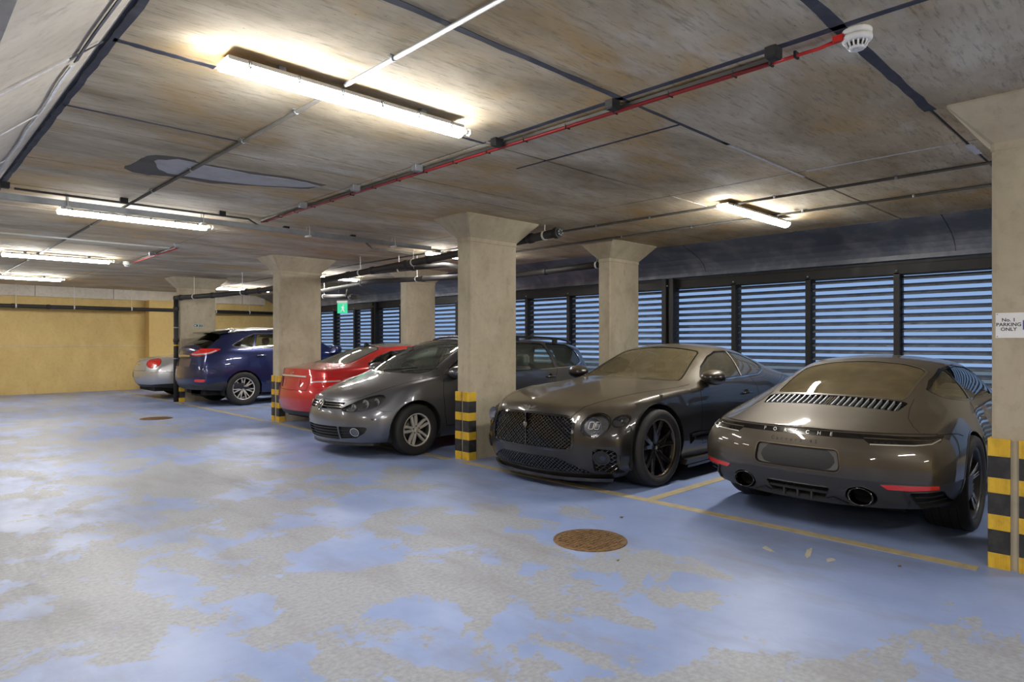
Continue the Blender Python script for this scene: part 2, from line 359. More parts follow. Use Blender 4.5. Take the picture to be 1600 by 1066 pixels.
# mortar patches on the ceiling
def blob(cx, cy, rx, ry, z0, z1, m, name, seed, jag=.25, n=34):
    random.seed(seed); ph = [random.uniform(0, 6.28) for _ in range(5)]
    pts = []
    for k in range(n):
        a = 2 * PI * k / n; r = 1 + sum(jag / (q + 1) * math.sin((q + 2) * a + ph[q]) for q in range(5))
        pts.append((cx + rx * r * math.cos(a), cy + ry * r * math.sin(a)))
    return MB().prism(pts, z0, z1).build(name, M[m], ce)
def patch(pts, z0, m, name):
    q = spl_lite(pts); return MB().prism(q, z0, CZ + .005).build(name, M[m], ce)
def spl_lite(p):
    out = []; random.seed(2)
    for i in range(len(p)):
        a, b = p[i], p[(i + 1) % len(p)]
        for k in range(4): out.append((a[0] + (b[0] - a[0]) * k / 4 + random.uniform(-.012, .012), a[1] + (b[1] - a[1]) * k / 4 + random.uniform(-.012, .012)))
    return out
patch([(1.487, 6.323), (1.515, 6.046), (1.522, 5.781), (1.647, 5.66), (1.824, 5.641), (1.91, 5.718), (2.101, 5.7), (2.367, 5.677), (2.638, 5.631), (3.041, 5.677), (2.984, 5.951), (2.725, 6.091), (2.473, 6.227), (2.227, 6.361), (1.892, 6.354), (1.706, 6.44), (1.573, 6.416)], CZ - .003, 'mortar_dark', 'bitumen_patch')
patch([(1.601, 5.883), (1.737, 5.70), (2.039, 5.75), (2.351, 5.76), (2.798, 5.70), (3.02, 5.75), (2.902, 5.919), (2.571, 6.12), (2.201, 6.24), (1.816, 6.241), (1.696, 6.121)], CZ - .005, 'mortar', 'mortar_patch')
# long downstand beam with a chamfered flank at the left
mb = MB(); mb.prism([(0.80, CZ + .02), (0.30, CZ - .44), (-1.4, CZ - .44), (-1.9, CZ + .02)], YB, YW, 'y')
bw = structure(mb.build('beam_trim_1', M['beam'])); bw.name = 'trim_1'
def slope(t): return (0.80 - 0.50 * t, CZ - 0.46 * t)          # point on the flank
def flank_strip(pts, wd, m, name):
    v = []; nrm = Vector((0.46, 0, -0.5)).normalized()
    for i, (y, t) in enumerate(pts):
        a = pts[max(i - 1, 0)]; b = pts[min(i + 1, len(pts) - 1)]
        P = lambda q: Vector((slope(q[1])[0], q[0], slope(q[1])[1]))
        d = (P(b) - P(a)).normalized(); sd = d.cross(nrm)
        c = P((y, t)); w2 = wd * .5 * random.uniform(.7, 1.2)
        v += [c + sd * w2 + nrm * .0012, c - sd * w2 + nrm * .0012, c - sd * w2 - nrm * .004, c + sd * w2 - nrm * .004]
    f = []
    for i in range(len(pts) - 1):
        for k in range(4): f.append((i * 4 + k, i * 4 + (k + 1) % 4, i * 4 + 4 + (k + 1) % 4, i * 4 + 4 + k))
    f += [(3, 2, 1, 0), (len(v) - 4, len(v) - 3, len(v) - 2, len(v) - 1)]
    MB().add(v, f).build(name, M[m], bw)
random.seed(4)
flank_strip([(y * .22 - 1, .205 + .012 * math.sin(y)) for y in range(8, 23)], .030, 'joint', 'joint_strip')
flank_strip([(y * .22 + 3.9, .21 + .016 * math.sin(y * 1.3)) for y in range(0, 18)], .024, 'chalk', 'filler_strip')
flank_strip([(3.70, .03 + k * .04) for k in range(8)], .012, 'joint', 'joint_strip'); flank_strip([(3.70, .31 + k * .07) for k in range(10)], .013, 'chalk', 'filler_strip')
for yj in (4.88, 6.25): flank_strip([(yj, .22 + k * .07) for k in range(11)], .011, 'chalk', 'filler_strip')
flank_strip([(2.42, .03 + k * .08) for k in range(12)], .012, 'joint', 'joint_strip')
# sealant bands (broad brushed ones) over the nearer joints
def band(x0, y0, x1, y1, wd, m='joint', n=14):
    random.seed(int(abs(x0 * 31 + y0 * 17) * 10)); mb = MB(); d = Vector((x1 - x0, y1 - y0, 0)); L = d.length; d.normalize(); sd = Vector((-d.y, d.x, 0))
    pts = []; 
    for k in range(n + 1):
        p = Vector((x0, y0, 0)) + d * (L * k / n); pts.append((p + sd * wd * .5 * random.uniform(.75, 1.2), p - sd * wd * .5 * random.uniform(.75, 1.2)))
    poly = [(a.x, a.y) for a, b in pts] + [(b.x, b.y) for a, b in reversed(pts)]
    mb.prism(poly, CZ - .003, CZ + .004).build('sealant_band', M[m], ce)
band(.822, -1, .822, 12, .036, 'joint', 120); band(2.75, 1.14, 4.85, 1.14, .06); band(5.9, 1.14, 6.25, 1.14, .05, 'chalk'); band(1.3, 2.40, 3.25, 2.40, .045); band(3.25, 2.40, 4.6, 2.40, .025); band(4.5, 2.40, 6.0, 2.40, .02, 'chalk')
band(0.82, 3.66, 1.3, 3.66, .045); band(2.7, 3.66, 3.25, 3.66, .03); band(0.82, 4.89, 1.9, 4.89, .02); band(5.8, 1.2, 5.8, 2.3, .02, 'chalk'); band(5.8, 2.4, 5.8, 3.3, .016, 'chalk')
band(3.25, -1, 3.25, 3.6, .045); band(3.93, 2.4, 3.93, 4.0, .02)

# walls
structure(MB().box((XL - .25, YW, 0), (XW + .3, YW + .25, CZ + .05)).build('wall_far', M['wall']))
tw = structure(MB().box((XL, YW - .10, CZ - .29), (9.2, YW, CZ + .01)).build('trim_2', M['beam']))
for i in range(0, 9): MB().box((XL + i * 1.83 + .3, YW - .106, CZ - .29), (XL + i * 1.83 + .31, YW - .098, CZ)).build('joint_strip', M['joint'], tw)
structure(MB().box((5.62, YW - .42, 0), (6.62, YW, CZ - .29), ch=.012).build('trim_3', M['pilaster']))
structure(MB().box((XL, YW - .02, 1.27), (5.62, YW + .01, 1.283)).build('trim_4', M['beam']))
structure(MB().box((XL - .25, YB, 0), (XL, YW, CZ + .05)).build('wall_left', M['wall']))
structure(MB().box((XL - .25, YB - .25, 0), (XW + .3, YB, CZ + .05)).build('wall_back', M['wall']))
# louvre wall: black steel frame, sloping soffit membrane above, dwarf wall below
structure(MB().box((XW + .02, YB, 0), (XW + .2, YW, 0.30)).build('wall_right', M['column']))
mb = MB(); prof = [(8.90, CZ + .02), (8.90, CZ - .002), (9.15, CZ - .075), (9.4, CZ - .165), (9.52, CZ - .235), (9.575, CZ - .30), (9.60, CZ - .36), (9.60, CZ - .42), (9.95, CZ - .42), (9.95, CZ + .02)]
mb.prism(prof, YB, YW, 'y'); so = structure(mb.build('trim_5', M['lead']))
for y in (-2.9, 1.98, 5.4, 9.0, 12.6, 16.2, 19.8):
    pr = [(a, b - .0015) for a, b in prof[1:7]] + [(a, b + .004) for a, b in reversed(prof[1:7])]
    MB().prism(pr, y, y + .012, 'y').build('lap_seam', M['joint'], so)
fr = structure(MB().box((9.60, YB, 2.30), (9.86, YW, CZ - .44)).build('trim_6', M['frame']))
MB().box((9.585, YB, 2.43), (9.6, YW, 2.446)).build('top_bead', M['frame'], fr)
MB().box((9.585, YB, 2.30), (9.6, YW, 2.316)).build('bottom_bead', M['frame'], fr)
mull = [-6.2 + i * 1.14 for i in range(0)]
ys = [6.06 + 1.14 * k for k in range(-11, 14)]
BIG = {0, 8, -8}
blade_me = None
for k, y in zip(range(-11, 14), ys):
    big = k in BIG
    if big:
        p = MB(); p.box((9.50, y - .11, .3), (9.56, y - .03, 2.47)); p.box((9.50, y + .03, .3), (9.56, y + .11, 2.47)); p.box((9.56, y - .055, .3), (9.78, y + .055, 2.47))
        p.build('mullion', M['frame'], fr)
    else: MB().box((9.585, y - .035, .3), (9.78, y + .035, 2.32)).build('mullion', M['frame'], fr)
    MB().lathe([(0.0, -.012), (.014, -.010), (.014, 0)], 10, 'x', (9.585 if not big else 9.5, y, 2.345)).build('bolt', M['galv'], fr)
wn = 0
for k in range(len(ys) - 1):
    y0, y1 = ys[k], ys[k + 1]
    if y1 > YW: break
    wn += 1; wl = y1 - y0 - .06
    win = empty('window_%d' % wn, (9.70, (y0 + y1) / 2, 0)); win['kind'] = 'structure'
    f2 = MB(); f2.box((-.03, -wl / 2 - .01, .30), (.03, -wl / 2 + .012, 2.30)); f2.box((-.03, wl / 2 - .012, .30), (.03, wl / 2 + .01, 2.30)); f2.box((-.03, -wl / 2, .30), (.03, wl / 2, .33))
    f2.build('side_channel', M['frame'], win)
    if blade_me is None:
        b = MB()
        pf = [(-.052, -.030), (-.046, -.034), (.0, -.012), (.046, .020), (.052, .030), (.046, .028), (-.002, -.004), (-.046, -.026)]
        pf = [(-.036, -.026), (-.030, -.029), (-.024, -.010), (.026, .010), (.034, .023), (.030, .025), (.020, .015), (-.030, -.004)]
        b.prism(pf, -.545, .545, 'y'); o = b.build('louvre_blade', M['blade'], win); blade_me = o.data; o.location = (0, 0, 2.255); first = True
    for q in range(20):
        if first: first = False; continue
        o = link('louvre_blade', blade_me, win, (0, 0, 2.255 - q * .0985))
    cl = MB()
    for q in range(20): cl.box((-.062, -wl / 2 - .004, 2.235 - q * .0985), (-.03, -wl / 2 + .02, 2.255 - q * .0985))
    cl.build('blade_clip', M['galv'], win)['kind'] = 'stuff'
# sheltered yard outside
structure(MB().box((XW + .2, YB - 8, -.35), (XW + 30, YW + 20, -.05)).build('ground', M['column']))

# columns with flared heads
def column(x0, x1, y0, y1, name, guards=True, label=None):
    c = 0.022; fl2 = 0.20; zb = CZ - .245; zt = CZ
    mb = MB()
    def ring(d, cc, z): 
        a, b, e, g = x0 - d, x1 + d, y0 - d, y1 + d
        return [(a + cc, e, z), (b - cc, e, z), (b, e + cc, z), (b, g - cc, z), (b - cc, g, z), (a + cc, g, z), (a, g - cc, z), (a, e + cc, z)]
    rings = [ring(0, c, 0), ring(0, c, zb - .05), ring(.006, c, zb - .045), ring(.006, c, zb), ring(fl2, c * .5, zt - .012), ring(fl2, c * .5, zt + .01)]
    v = sum(rings, []); f = []
    for i in range(len(rings) - 1):
        for k in range(8): f.append((i * 8 + k, i * 8 + (k + 1) % 8, i * 8 + 8 + (k + 1) % 8, i * 8 + 8 + k))
    f += [list(range(8))[::-1]]
    o = structure(mb.add(v, f).build('trim_1', M['column'])); o.name = name
    return o
COLS = [(.61, .85, 'near the camera at the right edge'), (5.92, 6.15, 'between the grey estate car and the black coupe'), (11.05, 11.33, 'beside the red coupe'), (16.32, 16.62, 'beside the blue SUV')]
tn = 10
for (a, b, _) in COLS: column(5.02, 5.82, a, b, 'trim_%d' % tn); tn += 1
column(5.02, 5.82, -4.65, -4.40, 'trim_%d' % tn); tn += 1
for (a, b) in ((5.97, 6.2), (11.2, 11.45), (.66, .9), (16.5, 16.75)): column(7.82, 8.56, a, b, 'trim_%d' % tn); tn += 1

# black and yellow rubber corner guards
def guard(xc, yc, sy, label):
    """corner at (xc, yc) of the aisle face; sy: -1 = leg turns along the near face, +1 = far face"""
    g = empty('corner_guard', (xc, yc, 0)); tag(g, label, 'corner guard', 'black and yellow column corner guards')
    t = .016; L = .098; H = .81; hs = [0, .095, .24, .335, .47, .565, .70, H]
    pf = [(-t, -sy * t * -1)]
    pf = [(-t, sy * (t - .006)), (-t + .006, sy * t), (L, sy * t), (L, 0), (0, 0), (0, -sy * L), (-t, -sy * L)]
    for i in range(7):
        y = i % 2 == 0
        mb = MB(); mb.prism(pf, hs[i], hs[i + 1] - .0005)
        if y:
            for q in range(6):
                o = -sy * (L * (.2 + .13 * q)); mb.box((-t - .003, min(o, o - sy * .004), hs[i] + .006), (-t, max(o, o - sy * .004), hs[i + 1] - .006))
        else:
            for q in (.35, .75): mb.lathe([(.006, -.002), (.004, 0)], 8, 'x', (-t, -sy * L * q, (hs[i] + hs[i + 1]) / 2))
        mb.build('yellow_band' if y else 'black_band', M['gy' if y else 'gk'], g)
    return g
names = ['column with the parking sign', 'column between grey estate and black coupe', 'column beside the red coupe', 'column behind the blue SUV']
for (a, b, _), nm in zip(COLS, names):
    guard(5.02, b, 1, 'striped guard on the far aisle corner of the ' + nm)
    guard(5.02, a, -1, 'striped guard on the near aisle corner of the ' + nm)
guard(5.62, YW - .42, -1, 'low black and yellow guard on the corner of the yellow pilaster')

# manhole covers
def manhole(x, y, r, label):
    g = empty('manhole_cover', (x, y, 0)); tag(g, label, 'manhole cover')
    MB().lathe([(r, 0), (r, .006), (r - .012, .007), (r - .014, .003)], 40, close=False).build('frame_ring', M['rust'], g)
    mb = MB(); mb.lathe([(r - .016, 0.001), (r - .018, .004), (0.0001, .004)], 40, close=False)
    q = .034
    for i in range(-8, 9):
        for j in range(-8, 9):
            px, py = i * q, j * q
            if math.hypot(px, py) < r - .04:
                if (i + j) % 2: mb.box((px - .013, py - .005, .003), (px + .013, py + .005, .0085))
                else: mb.box((px - .005, py - .013, .003), (px + .005, py + .013, .0085))
    mb.build('tread_plate', M['rust'], g)
manhole(3.63, 2.95, .262, 'round rusty iron manhole cover in front of the black coupe and the brown sports car')
manhole(3.62, 13.1, .27, 'small distant round manhole cover on the floor near the blue SUV')
random.seed(11)
for i, (x, y, sz, lb) in enumerate(((4.27, 3.15, .02, 'small dry brown leaf on the floor between the black coupe and the manhole cover'), (3.42, 2.55, .014, 'tiny dry leaf scrap on the floor just in front of the manhole cover'), (2.75, .85, .02, 'dry leaf on the blue floor at the right foreground'), (4.6, 1.25, .016, 'small dry leaf on the floor behind the brown sports car'))):
    v = []; n = 9
    for k in range(n): 
        a = 2 * PI * k / n; r = sz * random.uniform(.6, 1.2); v.append((r * math.cos(a), r * .7 * math.sin(a), .004 + random.uniform(0, .006)))
    v2 = [(a, b, c - .0015) for a, b, c in v]
    mb = MB().add(v + v2 + [(0, 0, .003), (0, 0, .0015)], [(k, (k + 1) % n, 2 * n) for k in range(n)] + [(n + (k + 1) % n, n + k, 2 * n + 1) for k in range(n)] + [(k, n + k, n + (k + 1) % n, (k + 1) % n) for k in range(n)])
    o = mb.build('dry_leaf', M['leaf'], None, (x, y, 0)); tag(o, lb, 'leaf')
# ================================================================ LAMPS, PIPES, CONDUITS, SIGNS
def batten(x0, x1, y, label):
    g = empty('fluorescent_batten', ((x0 + x1) / 2, y, CZ)); tag(g, label, 'ceiling light', 'fluorescent battens on the ceiling')
    L = (x1 - x0) / 2
    MB().box((-L + .01, -.062, -.062), (L - .01, .062, -.038), ch=.006).build('lamp_body', M['lightbody'], g)
    mb = MB(); pf = []
    for k in range(11):
        a = PI * k / 10; pf.append((.058 * math.cos(a), -.058 - .052 * math.sin(a)))
    mb.prism(pf, -L, L, 'x'); mb.build('diffuser', M['tube'], g)
    for k in range(6):
        px = -L + .12 + k * (2 * L - .24) / 5
        for s in (-1, 1):
            m2 = MB(); m2.box((px - .009, s * .0625, -.082), (px + .009, s * .0675, -.045)); m2.tube([(px, s * .066, -.042), (px, s * .074, -.062), (px, s * .064, -.088)], .004, 6); m2.build('clip', M['galv'], g)
    MB().tube([(L, 0, -.058), (L + .07, 0, -.058)], [.02, .018], 10).tube([(L + .07, 0, -.058), (L + .09, 0, -.058)], .024, 8).build('cable_gland', M['white'], g)
    for s in (-.6, .6): MB().box((s * L - .02, -.022, -.044), (s * L + .02, .022, 0)).build('hanger', M['galv'], g)
    return g
batten(1.245, 2.81, 3.41, 'lit fluorescent batten nearest the camera, over the worn aisle floor')
batten(1.375, 2.905, 8.48, 'lit fluorescent batten below the steel trunking, second in the aisle row')
batten(1.41, 2.92, 13.35, 'lit fluorescent batten at the left edge, third in the aisle row')
batten(1.45, 2.98, 18.1, 'lit fluorescent batten nearest the yellow wall, last of the aisle row')
batten(6.32, 7.88, 3.37, 'lit fluorescent batten above the black coupe near the louvres')
batten(6.32, 7.88, 8.48, 'lit fluorescent batten hidden behind the column next to the grey estate')
batten(6.32, 7.88, 13.3, 'lit fluorescent batten over the blue SUV, seen beside the red coupe column')
batten(6.30, 7.85, 17.97, 'lit fluorescent batten seen between the two farthest columns, above the blue SUV')
for (x, y) in ((1.3, -1.5), (6.35, -1.5), (1.3, -5.2), (-4.8, -1.5), (-4.8, 3.4), (-4.8, 8.5), (-4.8, 13.4), (-4.8, 18.1)):  # unseen battens, assumed to carry on the rows and added for more light
    batten(x, x + 1.56, y, 'lit fluorescent batten assumed out of view behind or left of the camera, added for more light')

def conduit(pts, r, m, name, label, clips=(), cat='conduit', clipm='galv'):
    g = empty(name, pts[0]); p0 = Vector(pts[0]); tag(g, label, cat)
    MB().tube([Vector(p) - p0 for p in pts], r, 10).build('tube', M[m], g)
    for c in clips:
        c = Vector(c) - p0
        ax = (Vector(pts[1]) - Vector(pts[0])).normalized(); sd = Vector((-ax.y, ax.x, 0))
        mb = MB()
        a, b = c - ax * .011, c + ax * .011
        mb.tube([a, b], r * 1.22, 10)
        q = c + sd * (r * 2.2); q2 = c - sd * (r * 2.2)
        mb.box((min(q.x, q2.x) - abs(ax.x) * .011, min(q.y, q2.y) - abs(ax.y) * .011, r * .7), (max(q.x, q2.x) + abs(ax.x) * .011, max(q.y, q2.y) + abs(ax.y) * .011, r * 1.25))
        mb.build('saddle_clip', M[clipm], g)
    return g
zc = CZ - .022
conduit([(1.905, -3, zc), (1.905, 3.34, zc)], .0125, 'galv', 'steel_conduit', 'bright galvanised conduit leading away from the nearest light towards the camera', [(1.905, y, zc) for y in (-.6, .6, 1.7, 2.85)])
conduit([(1.905, 3.48, zc), (1.905, 21.3, zc)], .0135, 'black_conduit', 'dark_conduit', 'dark conduit running along the ceiling from the nearest light to the yellow wall', [(1.905, y, zc) for y in (3.95, 4.8, 5.9, 7.0, 9.6, 11, 12.4, 14.5, 16)])
conduit([(.90, 7.66, zc - .028), (3.1, 7.66, zc - .028), (3.45, 8.1, zc - .028), (5.0, 8.1, zc - .028)], .011, 'black_conduit', 'dark_conduit', 'thin dark conduit with square boxes just in front of the steel trunking')
conduit([(6.53, -3, zc), (6.53, 8.3, zc), (6.53, 20, zc)], .014, 'black_conduit', 'dark_conduit', 'dark ceiling conduit above the coupes, the one nearer the aisle', [(6.53, y, zc) for y in (.5, 1.8, 2.9, 4.4, 5.2)])
conduit([(7.47, -3, zc), (7.47, 9.3, zc), (7.6, 20, zc)], .014, 'black_conduit', 'dark_conduit', 'dark ceiling conduit above the coupes, the one nearer the louvres', [(7.47, y, zc) for y in (.5, 1.9, 3.0, 4.4, 5.5)])
conduit([(0.90, 10.9, zc - .028), (3.2, 10.9, zc - .028)], .011, 'white', 'white_conduit', 'thin pale conduit across the ceiling beyond the second aisle light')
conduit([(5.2, 8.5, zc), (5.55, 8.9, zc), (6.4, 9.0, zc)], .012, 'black_conduit', 'dark_conduit', 'bent dark conduit on the ceiling left of the middle column head')
# black tray carrying the red fire cable
g = empty('cable_tray', (3.33, 1.5, CZ - .02)); tag(g, 'long black ceiling tray carrying the red fire cable to the smoke detector', 'cable tray')
MB().box((-.022, 0, -.014), (.022, 6.3, .006)).build('tray', M['black_conduit'], g)
MB().box((-.022, 11.0 - 1.5, -.014), (.022, 13.6 - 1.5, .006)).build('tray', M['black_conduit'], g)
MB().tube([(-.010, .0, -.020), (-.006, 3, -.020), (-.012, 6.3, -.020)], .0095, 8).build('cable', M['red'], g); MB().tube([(.012, .0, -.019), (.012, 6.3, -.019)], .007, 8).build('cable', M['red'], g)
for pp, rr in (([(-.03, -.34, -.02), (-.02, -.25, -.028), (-.005, -.12, -.02), (0, .04, -.02)], .009), ([(.0, -.33, -.015), (.005, -.2, -.02), (.012, .04, -.019)], .006), ([(-.005, 9.5, -.02), (.0, 12.0, -.02)], .009)): MB().tube(pp, rr, 8).build('cable', M['red_bright'], g)
for y in (-.13, .0): MB().box((-.022, y - .006, -.032), (.022, y + .006, .0)).build('cable_tie', M['gk'], g)
for k in range(16): MB().box((-.024, .2 + k * .4, -.031), (.024, .206 + k * .4, .0)).build('cable_tie', M['gk'], g)
MB().box((-.045, -.365, -.03), (-.02, -.32, -.0)).build('cable_gland', M['red_bright'], g)
def jbox(x, y, m, label, s=.045):
    g = empty('junction_box', (x, y, CZ)); tag(g, label, 'junction box', 'small boxes beside the ceiling cables')
    MB().box((-s, -s * .75, -.052), (s, s * .75, 0), ch=.004).build('box', M[m], g)
    MB().box((-s * .9, -s * .66, -.058), (s * .9, s * .66, -.052), ch=.002).build('lid', M[m], g)
for y, m, t in ((1.45, 'gk', 'black box nearest the smoke detector, beside the red cable'), (2.46, 'gk', 'second black box from the smoke detector, beside the red cable'), (3.51, 'gk', 'third black box, beside the red cable near the nearest light'), (4.5, 'galv', 'first grey steel box beside the red cable past the nearest light'), (5.5, 'galv', 'middle grey steel box of three beside the red cable'), (6.57, 'galv', 'farthest grey steel box beside the red cable, near the trunking'), (10.7, 'galv', 'grey steel box at the start of the distant red cable'), (12.0, 'galv', 'grey steel box midway along the distant red cable')): jbox(3.245, y, m, t, .04)
for x, y, t in ((.83, 7.66, 'black box on the thin conduit at the left edge of the photo'), (1.81, 7.66, 'black box on the thin conduit where the dark aisle conduit crosses'), (2.8, 7.66, 'black box on the thin conduit above the second aisle light'), (3.77, 8.1, 'black box in front of the trunking, left of the middle column'), (4.74, 8.1, 'black box in front of the trunking, nearest the middle column')): jbox(x, y, 'gk', t, .036)
def detector(x, y, label):
    g = empty('smoke_detector', (x, y, CZ)); tag(g, label, 'smoke detector')
    MB().lathe([(.062, 0), (.066, -.006), (.066, -.02), (.06, -.026), (.052, -.028)], 36).build('mounting_base', M['white'], g)
    MB().lathe([(.05, -.026), (.066, -.032), (.068, -.046), (.062, -.055), (.052, -.06)], 36).build('head', M['white'], g)
    MB().lathe([(.036, -.058), (.034, -.082)], 24).build('chamber', M['gk'], g)
    for k in range(14):
        a = 2 * PI * k / 14; mb = MB(); c, s = math.cos(a), math.sin(a)
        mb.tube([(.048 * c, .048 * s, -.056), (.045 * c, .045 * s, -.07), (.036 * c, .036 * s, -.086)], .0045, 6); mb.build('cage_rib', M['white'], g)
    MB().lathe([(.04, -.083), (.034, -.092), (.016, -.094), (.012, -.088), (.0001, -.088)], 24).build('nose_ring', M['white'], g)
    MB().lathe([(.0095, -.088), (.0085, -.094), (.0001, -.095)], 14).build('sensor_tip', M['lightbody'], g)
detector(3.345, 1.09, 'white smoke detector on the ceiling at the end of the red cable')
detector(3.3, 13.75, 'small distant smoke detector at the end of the far red cable')
# galvanised trunking across the aisle
g = empty('cable_trunking', (.75, 7.85, 0)); tag(g, 'grey galvanised cable trunking crossing the ceiling towards the middle column', 'trunking')
MB().box((.0, -.028, 2.775), (5.15, .028, 2.828)).build('channel', M['galv'], g)
MB().box((.0, -.032, 2.824), (5.15, .032, 2.832)).build('lid', M['galv'], g)
for x in (.6, 1.9, 3.2, 4.5): MB().tube([(x, .04, 2.76), (x, .04, CZ - .004)], .006, 6).tube([(x, -.04, 2.76), (x, -.04, CZ - .004)], .006, 6).box((x - .02, -.05, 2.758), (x + .02, .05, 2.775)).build('bracket', M['lightbody'], g)
# drain pipes
def pipe(pts, r, m, name, label, collars=(), ends=(), hang=(), n=14, of=None):
    if of is None: g = empty(name, pts[0]); p0 = Vector(pts[0]); tag(g, label, 'pipe')
    else: g = of; p0 = Vector(of.location)
    P = [Vector(p) - p0 for p in pts]
    MB().tube(P, r, n).build('pipe_run', M[m], g)
    def at(t):
        k = min(int(t), len(P) - 2); f = t - k; return P[k].lerp(P[k + 1], f), (P[k + 1] - P[k]).normalized()
    for t in collars:
        c, d = at(t); MB().tube([c - d * .05, c - d * .03, c + d * .03, c + d * .05], [r * 1.0, r * 1.22, r * 1.22, r], n).build('collar', M[m], g)
    for t in hang:
        c, d = at(t); mb = MB(); mb.tube([c - d * .015, c + d * .015], r * 1.1, n); mb.tube([c + Vector((0, 0, r)), Vector((c.x, c.y, CZ - p0.z))], .006, 6); mb.build('hanger_clip', M['white'], g)
    for t in ends:
        c, d = at(t); s = -1 if t == 0 else 1
        MB().tube([c - d * s * .07, c - d * s * .05, c + d * s * .015], [r, r * 1.28, r * 1.28], 20).tube([c + d * s * .012, c + d * s * .03], r * .85, 20).build('end_cap', M[m], g)
        for k in range(6):
            a = 2 * PI * k / 6; sd = d.orthogonal().normalized(); up = d.cross(sd)
            q = c + d * s * .03 + (sd * math.cos(a) + up * math.sin(a)) * r * .62; MB().tube([q - d * s * .01, q + d * s * .012], r * .16, 6).build('cap_bolt', M['galv'], g)
    return g
dp = pipe([(6.08, 5.45, 2.775), (6.12, 7.4, 2.71), (6.0, 11.2, 2.575), (5.75, 13.4, 2.485), (5.45, 14.9, 2.45), (4.95, 16.37, 2.425)], .055, 'pipe', 'drain_pipe', 'long black drain pipe from the middle column to the far column, capped near end', (.25, .9, 1.2, 1.35, 1.6, 1.8, 2.2, 3.1, 3.4, 4.2, 4.9), (0,), (.12, .7, 1.3, 1.7, 2.1, 3.5, 4.6))
pipe([(4.948, 16.385, 2.47), (4.948, 16.385, 0.0)], .052, 'pipe', '', '', (.02, .12, .42), (), (), of=dp)
for z0, z1, m in ((1.30, 1.335, 'gy'), (1.72, 1.745, 'galv'), (1.0, 1.02, 'galv')): MB().tube([Vector((4.948, 16.385, z0)) - dp.location, Vector((4.948, 16.385, z1)) - dp.location], .056, 16).build('band', M[m], dp)
hp = pipe([(6.6, 7.0, 2.4), (6.75, 10.8, 2.56), (6.85, 13.0, 2.5)], .045, 'pipe_grey', 'drain_pipe', 'dark grey pipe hanging level beside the middle column, above the red coupe', (.2, .55), (), (.15, .6, 1.2))
pipe([(6.64, 8.0, 2.44), (6.64, 8.0, 2.60), (6.6, 8.4, 2.66), (6.35, 10.2, 2.66)], .04, 'pipe', '', '', (.5, 2.4), (), (2.6,), of=hp)
sp_ = pipe([(7.3, 13.9, 2.45), (7.1, 11.9, 2.33)], .048, 'pipe_grey', 'drain_pipe', 'short dark grey pipe with a side branch above the exit sign', (.85,), (), (.1, .8))
pipe([(7.16, 12.5, 2.36), (7.05, 12.2, 2.46), (7.0, 12.1, 2.62)], .04, 'pipe_grey', '', '', (1,), (), (), of=sp_)
pipe([(8.6, 6.25, 2.70), (8.6, 9.2, 2.66)], .055, 'pipe', 'drain_pipe', 'black pipe seen between the middle column and the column behind it', (.6,), (), (.2,))
g = pipe([(XL + .5, 21.28, 2.32), (5.5, 20.98, 2.335), (6.7, 20.98, 2.337), (9.4, 21.2, 2.345)], .05, 'pipe', 'drain_pipe', 'black pipe running the whole width of the yellow wall', (.45, .66, .735, .8), (), (.55, .66, .74, .85, .97, 2.3, 2.7))
MB().tube([(9.3, -.19 , .008), (9.42, -.195, .008)], .0525, 14).build('tape_band', M['blue_tape'], g)

# parking sign on the aisle face of column A
g = empty('parking_sign', (5.02, .725, 1.517)); tag(g, 'white sign reading No. 1 PARKING ONLY on the right foreground column', 'sign')
MB().box((-.004, -.11, -.078), (0, .102, .078), ch=.0012).build('plate', M['sign'], g)
def flat_text(s, size, y, z, m, name, parent, x=-.0046):
    v, f = text_mesh(s, size, .022); mb = MB().add([(x, y - a, z + b) for a, b, c in v], f); mb.build(name, M[m], parent, recalc=False)
for s, z in (('No. 1', .033), ('PARKING', .004), ('ONLY', -.025)): flat_text(s, .030, .036, z, 'ink', 'lettering', g)
MB().box((-.0052, -.095, -.028), (-.004, -.034, .03)).build('blue_symbol', M['sblue'], g)
for y in (-.1, .093):
    for z in (-.069, .069): MB().lathe([(.004, -.006), (.003, -.004)], 8, 'x', (0, y, z)).build('screw', M['galv'], g)
# small teal direction sign on the far column
g = empty('direction_sign', (5.415, 16.31, 1.785)); tag(g, 'small teal direction sign on the far column above the blue SUV', 'sign')
MB().box((-.11, -.004, -.032), (.11, 0.008, .032), ch=.002).build('plate', M['white'], g); MB().box((-.105, -.006, -.027), (.105, -.003, .027)).build('panel', M['teal'], g)
MB().prism([(-.092, 0), (-.072, .016), (-.072, .006), (-.05, .006), (-.05, -.006), (-.072, -.006), (-.072, -.016)], -.008, -.005, 'y').build('arrow', M['white'], g)
mb = MB(); mb.prism([(-.012, -.02), (.0, -.004), (-.006, .008), (.008, .012), (.016, .004), (.010, -.006), (.018, -.02), (.012, -.02), (.004, -.008), (-.006, -.02)], -.008, -.005, 'y'); mb.lathe([(.005, -.008), (.005, -.005)], 10, 'y', (.008, 0, .018)); mb.build('running_figure', M['white'], g)
v, f = text_mesh('EXIT', .028); MB().add([(a + .068, -.0075, b) for a, b, c in v], f).build('lettering', M['white'], g, recalc=False)
